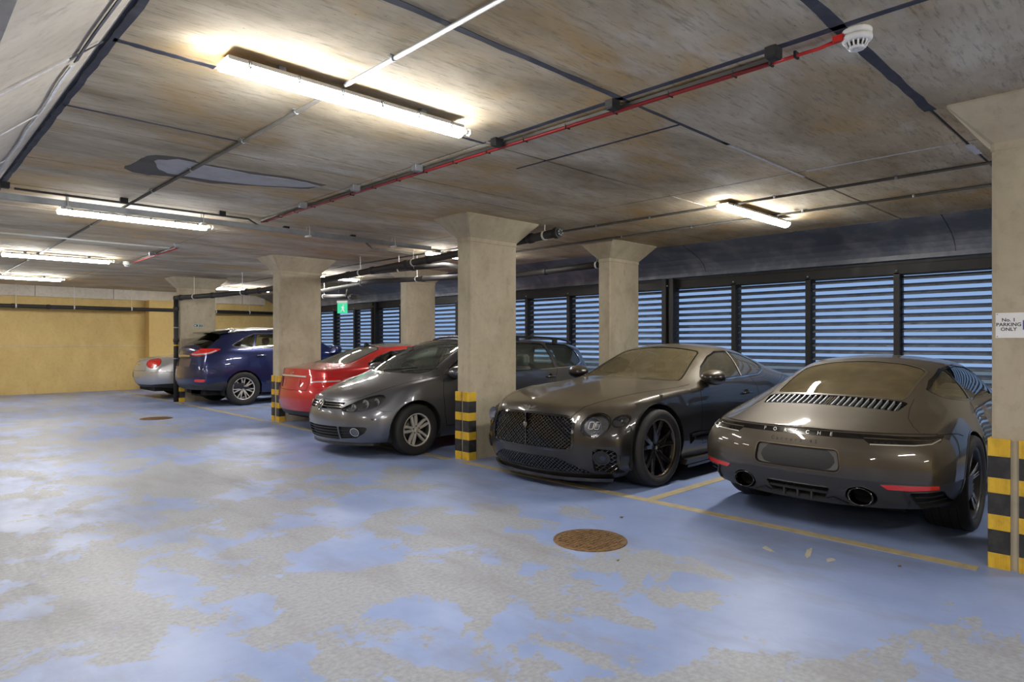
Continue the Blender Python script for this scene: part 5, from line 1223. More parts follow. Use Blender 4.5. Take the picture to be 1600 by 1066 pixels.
# ================================================================ black coupe
def build_black():
    c = Car(S_BLACK, M['p_black'], 'coupe_car', 'dusty black two-door coupe with mesh grille and round headlamps, right of the middle column', *POSE['black'])
    G = [(-.535, .455), (-.52, .41), (-.47, .392), (.47, .392), (.52, .41), (.535, .455), (.52, .65), (.50, .69), (.44, .706), (0, .722), (-.44, .706), (-.50, .69), (-.52, .65)]
    c.ribbon('grille_frame', G, 'x', -1, .022, .008, M['gloss'], closed=True)
    c.ribbon('grille_bright_edge', [(-.5, .388), (0, .378), (.5, .388)], 'x', -1, .010, .010, M['dark_chrome'])
    c.panel('grille_backing', G, 'x', -1, M['void'], -.05, .045)
    lattice(c, 'grille_mesh', G, 'x', -1, .026, .0055, .008, M['dark_chrome'])
    lattice(c, 'grille_mesh_bead', G, 'x', -1, .052, .008, .004, M['gloss'])
    MB().box((.02, -.006, .40), (.05, .006, .715)).build('grille_centre_bar', M['dark_chrome'], c.root)
    disc_on(c, 'grille_badge', 0, .60, .026, 'x', -1, M['dark_chrome'], .014)
    LG = [(-.69, .168), (-.64, .20), (-.42, .295), (-.36, .312), (.36, .312), (.42, .295), (.64, .20), (.69, .168)]
    c.panel('lower_grille_backing', LG, 'x', -1, M['void'], -.04, .035); lattice(c, 'lower_grille_mesh', LG, 'x', -1, .026, .006, .01, M['dark_chrome'])
    for q in (-1, 1):
        SG = [(q * .685, .20), (q * .70, .40), (q * .735, .422), (q * .855, .405), (q * .872, .37), (q * .855, .19), (q * .84, .178)]
        c.ribbon('intake_surround', [(q * .70, .43), (q * .85, .425), (q * .89, .37), (q * .875, .2)], 'x', -1, .016, .006, c.paint)
        c.panel('side_intake', SG, 'x', -1, M['void'], -.04, .035); lattice(c, 'side_intake_mesh', SG, 'x', -1, .030, .006, .012, M['dark_chrome'])
        disc_on(c, 'sensor_backing', q * .762, .338, .056, 'x', -1, M['plastic'], .002)
        c.ribbon('sensor_ring', ell(q * .762, .338, .058, .058, 30), 'x', -1, .014, .012, M['gloss'], closed=True, step=.02)
        disc_on(c, 'sensor_eye', q * .772, .338, .022, 'x', -1, M['dark_chrome'], .014)
        c.ribbon('headlamp_bezel', ell(q * .69, .629, .108, .108, 40), 'x', -1, .012, .006, M['dark_chrome'], closed=True)
        h = headlamp(c, ell(q * .69, .629, .102, .102, 32), 'x', -1, [(q * .69, .629, .080, 'lamp_bowl')], .055, M['lamp_mid'])
        for (a, b) in ((-.022, 0), (.022, 0)): c.ribbon('daylight_ring', rpoly([(q * .69 + a - .017, .60), (q * .69 + a + .017, .60), (q * .69 + a + .017, .665), (q * .69 + a - .017, .665)], .012), 'x', -1, .006, -.012, M['white'], closed=True, step=.01, parent=h)
        c.ribbon('lamp_bezel', ell(q * .848, .669, .044, .052, 30), 'x', -1, .009, .004, M['dark_chrome'], closed=True)
        headlamp(c, ell(q * .848, .669, .040, .048, 24), 'x', -1, [(q * .848, .669, .034, 'lamp_bowl')], .03, M['lamp_mid'])
    # winged badge on the bonnet edge
    W = []
    for q in (-1, 1):
        W = [(q * .018, .768), (q * .05, .783), (q * .105, .784), (q * .085, .770), (q * .06, .758), (q * .018, .752)]
        c.emblem('winged_badge', W, [list(range(6)) if q > 0 else list(range(6))[::-1]], 'x', -1, M['chrome'], .005)
    disc_on(c, 'winged_badge', 0, .763, .018, 'x', -1, M['chrome'], .008, .016)
    for q in (-1, 1):
        c.ribbon('bonnet_seam', [(.12, q * .47), (.2, q * .53), (.32, q * .585), (.452, q * .625), (.8, q * .70), (1.1, q * .76), (1.42, q * .805), (1.72, q * .80)], 'z', 1, .007)
        c.ribbon('bumper_seam', [(.40, .705), (.50, .62), (.52, .55)], 'y', q, .005)
        c.ribbon('bumper_side_seam', [(.505, .25), (.49, .42), (.50, .6)], 'y', q, .005)
    # glass
    c.window('windscreen', [(1.53, 0), (1.56, .35), (1.64, .57), (1.71, .668), (1.78, .662), (2.36, .525), (2.40, .49), (2.42, .25), (2.43, 0), (2.42, -.25), (2.40, -.49), (2.36, -.525), (1.78, -.662), (1.71, -.668), (1.64, -.57), (1.56, -.35)], 'z', 1, M['glass_dust'], .014)
    c.window('rear_window', [(3.42, 0), (3.44, .44), (3.50, .47), (3.98, .50), (4.05, .42), (4.08, 0), (4.05, -.42), (3.98, -.50), (3.50, -.47), (3.44, -.44)], 'z', 1, M['glass_dust'], .014)
    D = rpoly([(1.95, .99), (2.80, 1.012), (2.885, 1.288), (2.62, 1.285), (2.40, 1.232), (2.15, 1.122)], [.02, .01, .01, .1, .1, .1])
    Q = rpoly([(2.84, 1.014), (3.22, 1.03), (3.46, 1.10), (3.40, 1.175), (3.2, 1.25), (2.925, 1.288)], [.01, .08, .05, .06, .1, .01])
    for q in (-1, 1):
        c.window('door_window', D, 'y', q, M['glass_grey'], .014); c.window('quarter_window', Q, 'y', q, M['glass_grey'], .014)
        c.ribbon('window_bright_line', [(1.93, .972), (2.5, .985), (2.84, .996), (3.24, 1.012), (3.42, 1.06), (3.485, 1.10), (3.43, 1.18)], 'y', q, .009, .004, M['chrome'])
        c.ribbon('pillar_reflection_line', [(2.82, 1.01), (2.905, 1.29)], 'y', q, .012, .005, M['rim_silver'])  # silver strip laid in place of a reflection along the window split
        c.ribbon('door_seam', [(1.80, .935), (1.76, .80), (1.74, .5), (1.76, .34)], 'y', q, .006)
        c.ribbon('door_seam', [(3.0, 1.0), (3.08, .88), (3.06, .7), (2.97, .42)], 'y', q, .006)
        c.ribbon('door_seam', [(1.76, .33), (2.4, .34), (2.97, .40)], 'y', q, .006)
        handle(c, 2.80, .81, q, M['gloss'], .2)
        mirror(c, 1.97, .83, .975, q, c.paint, 1.12)
        c.letters('wing_badge', 'W12', .034, (1.47, .757), 'y', q, M['chrome'], .004, 1.0, 1 if q < 0 else -1)
        V = rpoly([(1.46, .46), (1.60, .475), (2.25, .445), (2.25, .40), (1.60, .40), (1.50, .34)], [.02, .02, .01, .01, .02, .02])
        c.panel('wing_vent', V, 'y', q, M['void'], -.03, .028)
        c.ribbon('vent_blade', [(1.52, .435), (1.7, .445), (2.25, .425)], 'y', q, .028, .004, c.paint)
        lo, hi = (-.97, -.90) if q < 0 else (.90, .97)
        MB().prism([(1.37, .155), (1.40, .205), (2.2, .20), (3.3, .22), (3.34, .17)], lo, hi, 'y').build('side_sill', c.paint, c.root)
        MB().prism([(1.39, .125), (1.39, .15), (3.32, .165), (3.32, .14)], lo + (-.012 if q < 0 else 0), hi + (.012 if q > 0 else 0), 'y').build('sill_blade', M['gloss'], c.root)
        c.panel('tail_lamp', ell(q * .66, .72, .13, .07, 24), 'x', 1, M['red_lens'], .002, .02)
        c.ribbon('arch_lip', [(.92 + .437 * math.cos(a), .378 + .437 * math.sin(a)) for a in seg(-.25, PI + .12, 22)], 'y', q, .012, .003, c.paint)
    c.ribbon('boot_seam', [(4.14, -.55), (4.12, 0), (4.14, .55)], 'z', 1, .006)
    MB().prism([(4.42, -.55), (4.40, 0), (4.42, .55), (4.60, .5), (4.64, 0), (4.60, -.5)], .962, .985).build('boot_lip', M['gloss'], c.root)
    c.panel('rear_plate_recess', rpoly([(-.28, .56), (.28, .56), (.28, .70), (-.28, .70)], .02), 'x', 1, M['plastic'], -.01, .015)
    lip(c, 'front_splitter', 0, -1, 1, .100, .128, .022, M['gloss']); lip(c, 'splitter_edge', 0, -1, 1, .124, .131, .028, M['dark_chrome'], True, -.012)
    c.arches([(.92, .378), (3.771, .378)], .425)
    c.under(.55, 4.5, .62, .16); interior(c, 1.84, .985, .70, 2.28, 3.0, M['leather_dark'], .34, hh=.80, lean=.25)
    c.finish()
    sp = []
    for k in range(5):
        a = 90 + 72 * k; sp += [(a - 5, a - 15, .055, .040), (a + 5, a + 15, .055, .040)]
    w = wheel_proto(.376, .286, .285, sp, M['rim_black'], M['rim_edge'], .062, .0, .035, 'gloss')
    for k in range(5):
        for q in (-1, 1):
            st = []
            for i in range(9):
                t = i / 8; r = .07 + .20 * t; a = math.radians(90 + 72 * k + q * (5 + 10 * t)) + q * (.026 - .012 * t) / r * .95
                st.append((r * math.cos(a), .1055 - .035 * (1 - (r - .037) / .237) ** 1.6 - .002, r * math.sin(a)))
            MB().tube(st, .0028, 5).build('spoke_edge', M['rim_edge'], w)
    place_wheels(c, w, [(.92, -.835, .376, 1), (.92, .835, .376, 1), (3.771, -.85, .376, 1), (3.771, .85, .376, 1)])
    return c
build_black()

# ================================================================ grey-brown sports car
def spoke_edges(w, offs, r0, r1, y0, dish, rr, hubr, m, wid):
    for k in range(5):
        for (a0, a1) in offs:
            for q in (-1, 1):
                st = []
                for i in range(8):
                    t = i / 7; r = r0 + (r1 - r0) * t; a = math.radians(90 + 72 * k + a0 + (a1 - a0) * t) + q * wid / r
                    tt = (r - hubr * .6) / (rr - .012 - hubr * .6); st.append((r * math.cos(a), y0 - dish * (1 - tt) ** 1.6 - .002, r * math.sin(a)))
                MB().tube(st, .0024, 5).build('spoke_edge', m, w)
def build_brown():
    c = Car(S_BROWN, M['p_brown'], 'sports_car', 'dusty grey-brown rear-engined sports car backed in beside the right foreground column', *POSE['brown'])
    # rear lamp bar
    B = [(-.83, .758), (-.5, .768), (0, .773), (.5, .768), (.83, .758), (.83, .722), (.72, .706), (.48, .702), (.44, .735), (-.44, .735), (-.48, .702), (-.72, .706), (-.83, .722)]
    for q in (-1, 1):
        c.ribbon('lamp_light_guide', [(q * .44, .745), (q * .6, .744), (q * .80, .738)], 'x', 1, .007, .002, M['rim_edge']); c.ribbon('lamp_outline', [(q * .48, .704), (q * .72, .708), (q * .80, .716), (q * .825, .738)], 'x', 1, .007, .004, M['rim_silver'])
        for k in range(4): c.ribbon('lamp_cell', [(q * (.50 + .035 * k), .718), (q * (.525 + .035 * k), .718)], 'x', 1, .012, .0015, M['dark_chrome'])
    bar = c.panel('lamp_bar', B, 'x', 1, M['smoke_lens'], -.002, .02)
    c.ribbon('bar_upper_edge', [(-.80, .772), (-.5, .779), (0, .782), (.5, .779), (.80, .772)], 'x', 1, .007, .003, M['gloss'])
    c.letters('maker_lettering', 'PORSCHE', .036, (-.005, .752), 'x', 1, M['rim_silver'], .003, 2.8)
    c.letters('model_lettering', 'Carrera 4S', .036, (-.015, .690), 'x', 1, M['seam'], .002, 1.22)
    for i in range(0): pass
    # plate
    R = rpoly([(-.315, .492), (.315, .492), (.29, .648), (-.29, .648)], [.05, .05, .035, .035])
    c.ribbon('plate_recess_edge', grow(R, .004), 'x', 1, .006, .003, M['rim_edge'], closed=True)
    c.panel('plate_recess', R, 'x', 1, M['plastic'], -.022, .022)
    P = rpoly([(-.304, .499), (.304, .499), (.281, .642), (-.281, .642)], [.045, .045, .03, .03])
    pts = [c.hit(a, b, 'x', 1)[0] for a, b in P]; n = len(pts)
    MB().add([q + Vector((-.016, 0, 0)) for q in pts] + [q + Vector((-.021, 0, 0)) for q in pts], [list(range(n)), list(range(n, 2 * n))[::-1]] + [(i, (i + 1) % n, n + (i + 1) % n, n + i) for i in range(n)]).build('blank_number_plate', M['plate'], c.root)
    # exhausts, reflectors, vents, diffuser
    for q in (-1, 1):
        E = ell(q * .425, .335, .098, .072, 30)
        c.panel('exhaust_recess', E, 'x', 1, M['void'], -.12, .10)
        x0 = c.hit(q * .425, .335, 'x', 1)[0].x
        mb = MB(); N = 30; v = []
        for (xx, k) in ((-.10, .80), (.012, .86), (.02, .84), (.016, .76), (-.09, .72)):
            for i in range(N):
                a = 2 * PI * i / N; v.append((x0 + xx, q * .425 + .098 * k * math.cos(a), .335 + .072 * k * math.sin(a)))
        f = [(r * N + i, r * N + (i + 1) % N, (r + 1) * N + (i + 1) % N, (r + 1) * N + i) for r in range(4) for i in range(N)]
        mb.add(v, f, 0, True).build('exhaust_tip', M['dark_chrome'], c.root)
        c.panel('rear_reflector', [(q * .545, .436), (q * .85, .446), (q * .85, .418), (q * .70, .404), (q * .585, .404)], 'x', 1, M['red_lens_hot'], .002, .012)
        V = rpoly([(q * .70, .39), (q * .862, .405), (q * .862, .285), (q * .74, .275)], .015)
        c.panel('rear_vent', V, 'x', 1, M['void'], -.05, .045)
        for k in range(2): c.ribbon('vent_fin', [(q * .73, .355 - .04 * k), (q * .855, .365 - .04 * k)], 'x', 1, .010, -.006, M['plastic'])
        c.ribbon('vent_blade', [(q * .675, .40), (q * .705, .34), (q * .695, .29)], 'x', 1, .014, .010, M['plastic'])
    Dv = rpoly([(-.235, .372), (.235, .372), (.19, .282), (-.19, .282)], .012)
    c.panel('diffuser_recess', Dv, 'x', 1, M['void'], -.06, .055)
    for k in (-1, 0, 1): MB().box((4.33, k * .1 - .006, .27), (4.43, k * .1 + .006, .335)).build('diffuser_fin', M['plastic'], c.root)
    c.ribbon('diffuser_blade', [(-.21, .325), (.21, .325)], 'x', 1, .014, -.02, M['plastic'])
    for q in (-1, 1): c.ribbon('diffuser_edge', [(q * .20, .285), (q * .25, .305), (q * .34, .265)], 'x', 1, .010, .005, M['dark_chrome'])
    c.panel('rear_valance', [(-1, .1), (1, .1), (1, .447), (.5, .452), (0, .458), (-.5, .452), (-1, .447)], 'x', 1, M['lower_grey'], -.003, .006)
    # engine lid grille with lengthwise slats
    Gp = [(3.715, 0), (3.712, .35), (3.69, .505), (3.70, .53), (3.72, .535), (3.875, .51), (3.89, .49), (3.905, .3), (3.91, 0), (3.905, -.3), (3.89, -.49), (3.875, -.51), (3.72, -.535), (3.70, -.53), (3.69, -.505), (3.712, -.35)]
    for k in range(-11, 12):
        y = k * .0445; a = 3.722 if abs(y) < .3 else 3.71; b = 3.895 if abs(y) < .4 else 3.872
        if k == 0: continue
        p0, n0 = c.hit(a, y, 'z', 1); p1, n1 = c.hit((a + b) / 2, y, 'z', 1); p2, n2 = c.hit(b, y, 'z', 1)
        v = []
        for p, nn in ((p0, n0), (p1, n1), (p2, n2)):
            for (dy, h) in ((-.0042, .0), (.0042, .0), (.0042, -.03), (-.0042, -.03)): v.append(p + Vector((0, dy, 0)) + nn * (h + .001))
        f = [(i * 4 + t, i * 4 + (t + 1) % 4, i * 4 + 4 + (t + 1) % 4, i * 4 + 4 + t) for i in range(2) for t in range(4)] + [(3, 2, 1, 0), (8, 9, 10, 11)]
        MB().add(v, f).build('slat', M['galv'], c.root)
    c.panel('engine_grille', Gp, 'z', 1, M['void'], -.035, .03)
    for dy in (-.018, 0, .018): c.ribbon('brake_lamp_strip', [(3.69, dy), (3.90, dy)], 'z', 1, .012, -.004, M['smoke_lens'])
    # glass
    c.window('rear_window', [(2.90, 0), (2.92, .30), (2.975, .44), (3.03, .485), (3.10, .492), (3.60, .490), (3.655, .475), (3.67, .40), (3.685, .2), (3.69, 0), (3.685, -.2), (3.67, -.40), (3.655, -.475), (3.60, -.490), (3.10, -.492), (3.03, -.485), (2.975, -.44), (2.92, -.30)], 'z', 1, M['glass_dust_heavy'], .020, M['gloss_dust'])
    c.window('windscreen', [(1.40, 0), (1.42, .35), (1.52, .56), (1.58, .57), (2.02, .49), (2.06, .45), (2.08, 0), (2.06, -.45), (2.02, -.49), (1.58, -.57), (1.52, -.56), (1.42, -.35)], 'z', 1, M['glass_clear'], .014)
    Dw = rpoly([(1.72, .945), (2.93, .952), (2.80, 1.178), (2.5, 1.20), (2.2, 1.178), (1.95, 1.10)], [.02, .01, .01, .1, .1, .1])
    Qw = rpoly([(2.955, .953), (3.12, .958), (3.36, .985), (3.385, 1.02), (3.20, 1.085), (2.83, 1.178)], [.01, .05, .04, .03, .1, .01])
    for q in (-1, 1):
        c.window('door_window', Dw, 'y', q, M['glass_clear'], .014); c.window('quarter_window', Qw, 'y', q, M['glass_dust'], .014)
        c.ribbon('door_seam', [(2.98, .93), (3.02, .84), (2.98, .6), (2.90, .35)], 'y', q, .006); c.ribbon('door_seam', [(1.62, .9), (1.60, .6), (1.66, .34), (2.90, .34)], 'y', q, .006)
        c.ribbon('engine_lid_seam', [(3.60, q * .55), (3.78, q * .565), (3.95, q * .60), (4.06, q * .66), (4.12, q * .715)], 'z', 1, .005)
        c.ribbon('bumper_seam', [(4.05, .765), (3.9, .765), (3.78, .755), (3.70, .735)], 'y', q, .006)
        c.ribbon('arch_edge', [(3.435 + .392 * math.cos(a), .358 + .392 * math.sin(a)) for a in seg(-.05, PI + .1, 24)], 'y', q, .010, .003, c.paint)
        p, n = c.hit(2.82, .80, 'y', q); MB().box((2.70, p.y - .006, .785), (2.88, p.y + .006, .812), ch=.005).build('door_handle', c.paint, c.root)
        mirror(c, 1.78, .80, .94, q, c.paint, 1.0)
        headlamp(c, ell(q * .62, .62, .10, .10, 24), 'x', -1, [(q * .62, .62, .07, 'lamp_bowl')], .04)
    c.panel('front_intake', rpoly([(-.6, .22), (.6, .22), (.66, .36), (-.66, .36)], .03), 'x', -1, M['void'], -.03, .03)
    c.arches([(.985, .35), (3.435, .358)], [.365, .385]); c.under(.5, 3.95, .58, .17)
    for q in (-1, 1): MB().box((1.4, q * .8 - .06, .15), (2.98, q * .8 + .06, .2)).build('side_sill', M['plastic'], c.root)
    interior(c, 1.62, .93, .66, 2.0, 0, M['leather_dark'], .28, hh=.82, lean=.25)
    c.finish()
    sp = []
    for k in range(5):
        a = 90 + 72 * k; sp += [(a - 8, a - 9, .030, .022), (a + 8, a + 9, .030, .022)]
    w = wheel_proto(.358, .268, .30, sp, M['rim_black'], M['rim_dark'], .060, .0, .025, 'gloss', barrel=M['rim_dark'])
    spoke_edges(w, [(-8, -9), (8, 9)], .07, .25, .111, .025, .268, .06, M['rim_silver'], .0105)
    place_wheels(c, w, [(3.435, .775, .358, 1), (3.435, -.775, .358, 1), (.985, .775, .344, .96), (.985, -.775, .344, .96)])
    return c
build_brown()

# ================================================================ grey estate
def build_grey():
    c = Car(S_GREY, M['p_grey'], 'estate_car', 'mid-grey estate car with silver twin-spoke wheels, nose out left of the middle column', *POSE['grey'])
    G = rpoly([(-.37, .592), (.37, .592), (.395, .672), (-.395, .672)], .012)
    for z in (.618, .648): c.ribbon('grille_chrome_strip', [(-.375, z), (0, z + .004), (.375, z)], 'x', -1, .010, .0, M['chrome'])
    c.panel('grille', G, 'x', -1, M['gloss'], -.03, .028)
    c.ribbon('badge_ring', ell(0, .630, .058, .058, 30), 'x', -1, .011, .016, M['chrome'], closed=True, step=.02)
    for pl in ([(-.038, .667), (0, .630), (.038, .667)], [(-.050, .645), (-.022, .585), (0, .622), (.022, .585), (.050, .645)]): c.ribbon('badge_letter', pl, 'x', -1, .009, .016, M['chrome'], step=.02)
    disc_on(c, 'badge_backing', 0, .63, .054, 'x', -1, M['lamp_dark'], .010)
    L = rpoly([(-.34, .225), (.34, .225), (.345, .385), (-.345, .385)], .015)
    for k in range(4): c.ribbon('intake_bar', [(-.335, .25 + .036 * k), (0, .247 + .036 * k), (.335, .25 + .036 * k)], 'x', -1, .013, -.006, M['plastic'])
    c.panel('lower_intake', L, 'x', -1, M['void'], -.04, .035)
    for q in (-1, 1):
        Fb = rpoly([(q * .365, .235), (q * .56, .252), (q * .655, .315), (q * .69, .372), (q * .66, .388), (q * .365, .385)], [.01, .03, .05, .03, .02, .01])
        p, n = c.hit(q * .553, .322, 'x', -1)
        c.panel('fog_lamp_surround', Fb, 'x', -1, M['plastic'], -.03, .028)
        for k in range(3): c.ribbon('intake_bar', [(q * .375, .262 + .036 * k), (q * .49, .268 + .036 * k)], 'x', -1, .012, -.006, M['plastic'])
        c.ribbon('fog_lamp_ring', ell(q * .553, .322, .046, .048, 30), 'x', -1, .009, .0, M['chrome'], closed=True, step=.02)
        disc_on(c, 'fog_lamp', q * .553, .322, .042, 'x', -1, M['lamp_mid'], -.010, .044)
        H = spl([(q * .372, .60), (q * .46, .655), (q * .56, .728), (q * .64, .762), (q * .70, .752), (q * .735, .70), (q * .715, .625), (q * .64, .578), (q * .50, .562), (q * .41, .572)], 4)
        headlamp(c, H, 'x', -1, [(q * .50, .615, .044, 'lamp_bright'), (q * .60, .655, .056, 'lamp_bright'), (q * .675, .680, .045, 'lamp_bright')], .05, M['lamp_mid'])
        c.ribbon('bumper_seam', [(.40, .595), (.46, .572), (.56, .567)], 'y', q, .005)
        c.ribbon('bonnet_seam', [(.20, q * .40), (.32, q * .52), (.5, q * .60), (.8, q * .70), (1.1, q * .765), (1.3, q * .79)], 'z', 1, .006)
        disc_on(c, 'parking_sensor', .34, .48, .012, 'y', q, M['gk'], .002)
    c.ribbon('bonnet_seam', [(-.40, .690), (0, .70), (.40, .690)], 'x', -1, .006)
    # bumper mount marks
    c.window('windscreen', [(1.07, 0), (1.085, .30), (1.14, .55), (1.22, .66), (1.28, .665), (1.95, .545), (2.0, .50), (2.03, .25), (2.035, 0), (2.03, -.25), (2.0, -.50), (1.95, -.545), (1.28, -.665), (1.22, -.66), (1.14, -.55), (1.085, -.30)], 'z', 1, M['glass_green'], .016)
    F1 = rpoly([(1.42, .985), (2.52, .998), (2.52, 1.388), (2.12, 1.372), (1.80, 1.235), (1.5, 1.055)], [.02, .02, .02, .1, .15, .1])
    F2 = rpoly([(2.62, 1.0), (3.44, 1.02), (3.40, 1.372), (2.62, 1.388)], .02)
    F3 = rpoly([(3.53, 1.035), (3.96, 1.045), (4.16, 1.11), (4.13, 1.26), (4.03, 1.345), (3.50, 1.368)], [.02, .08, .08, .08, .04, .02])
    for q in (-1, 1):
        c.window('front_door_window', F1, 'y', q, M['glass_green'], .012, M['gloss']); c.window('rear_door_window', F2, 'y', q, M['glass_green'], .012, M['gloss']); c.window('load_bay_window', F3, 'y', q, M['glass_green'], .012, M['gloss'])
        c.ribbon('window_chrome', [(1.36, .985), (1.55, .975), (2.5, .982), (3.5, 1.012), (3.97, 1.026), (4.16, 1.085), (4.19, 1.15), (4.15, 1.27), (4.05, 1.358), (3.4, 1.39), (2.5, 1.405), (2.1, 1.39), (1.75, 1.235), (1.36, .985)], 'y', q, .010, .004, M['chrome'])
        c.ribbon('door_seam', [(1.33, .96), (1.30, .77), (1.32, .5), (1.36, .33), (2.55, .33)], 'y', q, .006); c.ribbon('door_seam', [(2.57, .99), (2.57, .33)], 'y', q, .006); c.ribbon('door_seam', [(3.50, 1.0), (3.42, .8), (3.15, .5), (3.05, .34), (2.57, .33)], 'y', q, .006)
        handle(c, 2.36, .875, q, c.paint, .2); handle(c, 3.33, .89, q, c.paint, .2); mirror(c, 1.50, .83, .965, q, c.paint, 1.15)
        c.ribbon('side_rubbing_strip', [(1.4, .52), (3.0, .54)], 'y', q, .02, .006, c.paint)
        y = .585
        rail = [(2.25, q * (y + .0), 1.428), (2.36, q * y, 1.468), (2.6, q * y, 1.485), (3.2, q * (y - .01), 1.485), (3.8, q * (y - .02), 1.462), (4.05, q * (y - .025), 1.425), (4.14, q * (y - .03), 1.385)]
        MB().tube(rail, .016, 10).build('roof_rail', M['gloss'], c.root)
        for xx, zz in ((2.9, 1.485), (3.75, 1.463)): MB().box((xx - .05, q * (y - .012) - .012, zz - .075), (xx + .05, q * (y - .012) + .012, zz)).build('rail_foot', M['gloss'], c.root)
        c.panel('tail_lamp', rpoly([(q * .52, .80), (q * .80, .82), (q * .78, 1.0), (q * .55, 1.0)], .03), 'x', 1, M['red_lens'], .002, .02)
    c.window('tailgate_window', rpoly([(-.55, 1.04), (.55, 1.04), (.47, 1.29), (-.47, 1.29)], .05), 'x', 1, M['glass_green'], .014)
    for s in (-.35, .1): MB().tube([(1.10, s + .1, 1.02), (1.13, s, 1.035), (1.24, s - .48, 1.07 - .0)], .010, 6).build('wiper', M['gk'], c.root)
    lip(c, 'front_lip', 0, -.95, .95, .155, .185, .0, M['plastic'])
    c.ribbon('arch_lip', [(.90 + .385 * math.cos(a), .318 + .385 * math.sin(a)) for a in seg(-.1, PI + .1, 22)], 'y', -1, .014, .004, c.paint)
    c.arches([(.90, .318), (3.478, .318)], .37); c.under(.45, 4.3, .58, .19); interior(c, 1.32, .955, .70, 1.72, 2.6, M['cloth'], .38, hh=.84, lean=.2)
    # papers behind the windscreen
    MB().box((1.66, .33, 1.30), (1.70, .45, 1.34)).build('rear_view_mirror', M['leather_dark'], c.root)
    c.finish()
    sp = []
    for k in range(5):
        a = 78 + 72 * k; sp += [(a - 17, a - 9.5, .036, .034), (a + 17, a + 9.5, .036, .034)]
    w = wheel_proto(.318, .205, .205, sp, M['rim_silver'], M['rim_silver'], .062, .0, .012, 'rim_silver', barrel=M['rim_dark'])
    place_wheels(c, w, [(.90, -.775, .318, 1), (.90, .775, .318, 1), (3.478, -.775, .318, 1), (3.478, .775, .318, 1)])
build_grey()

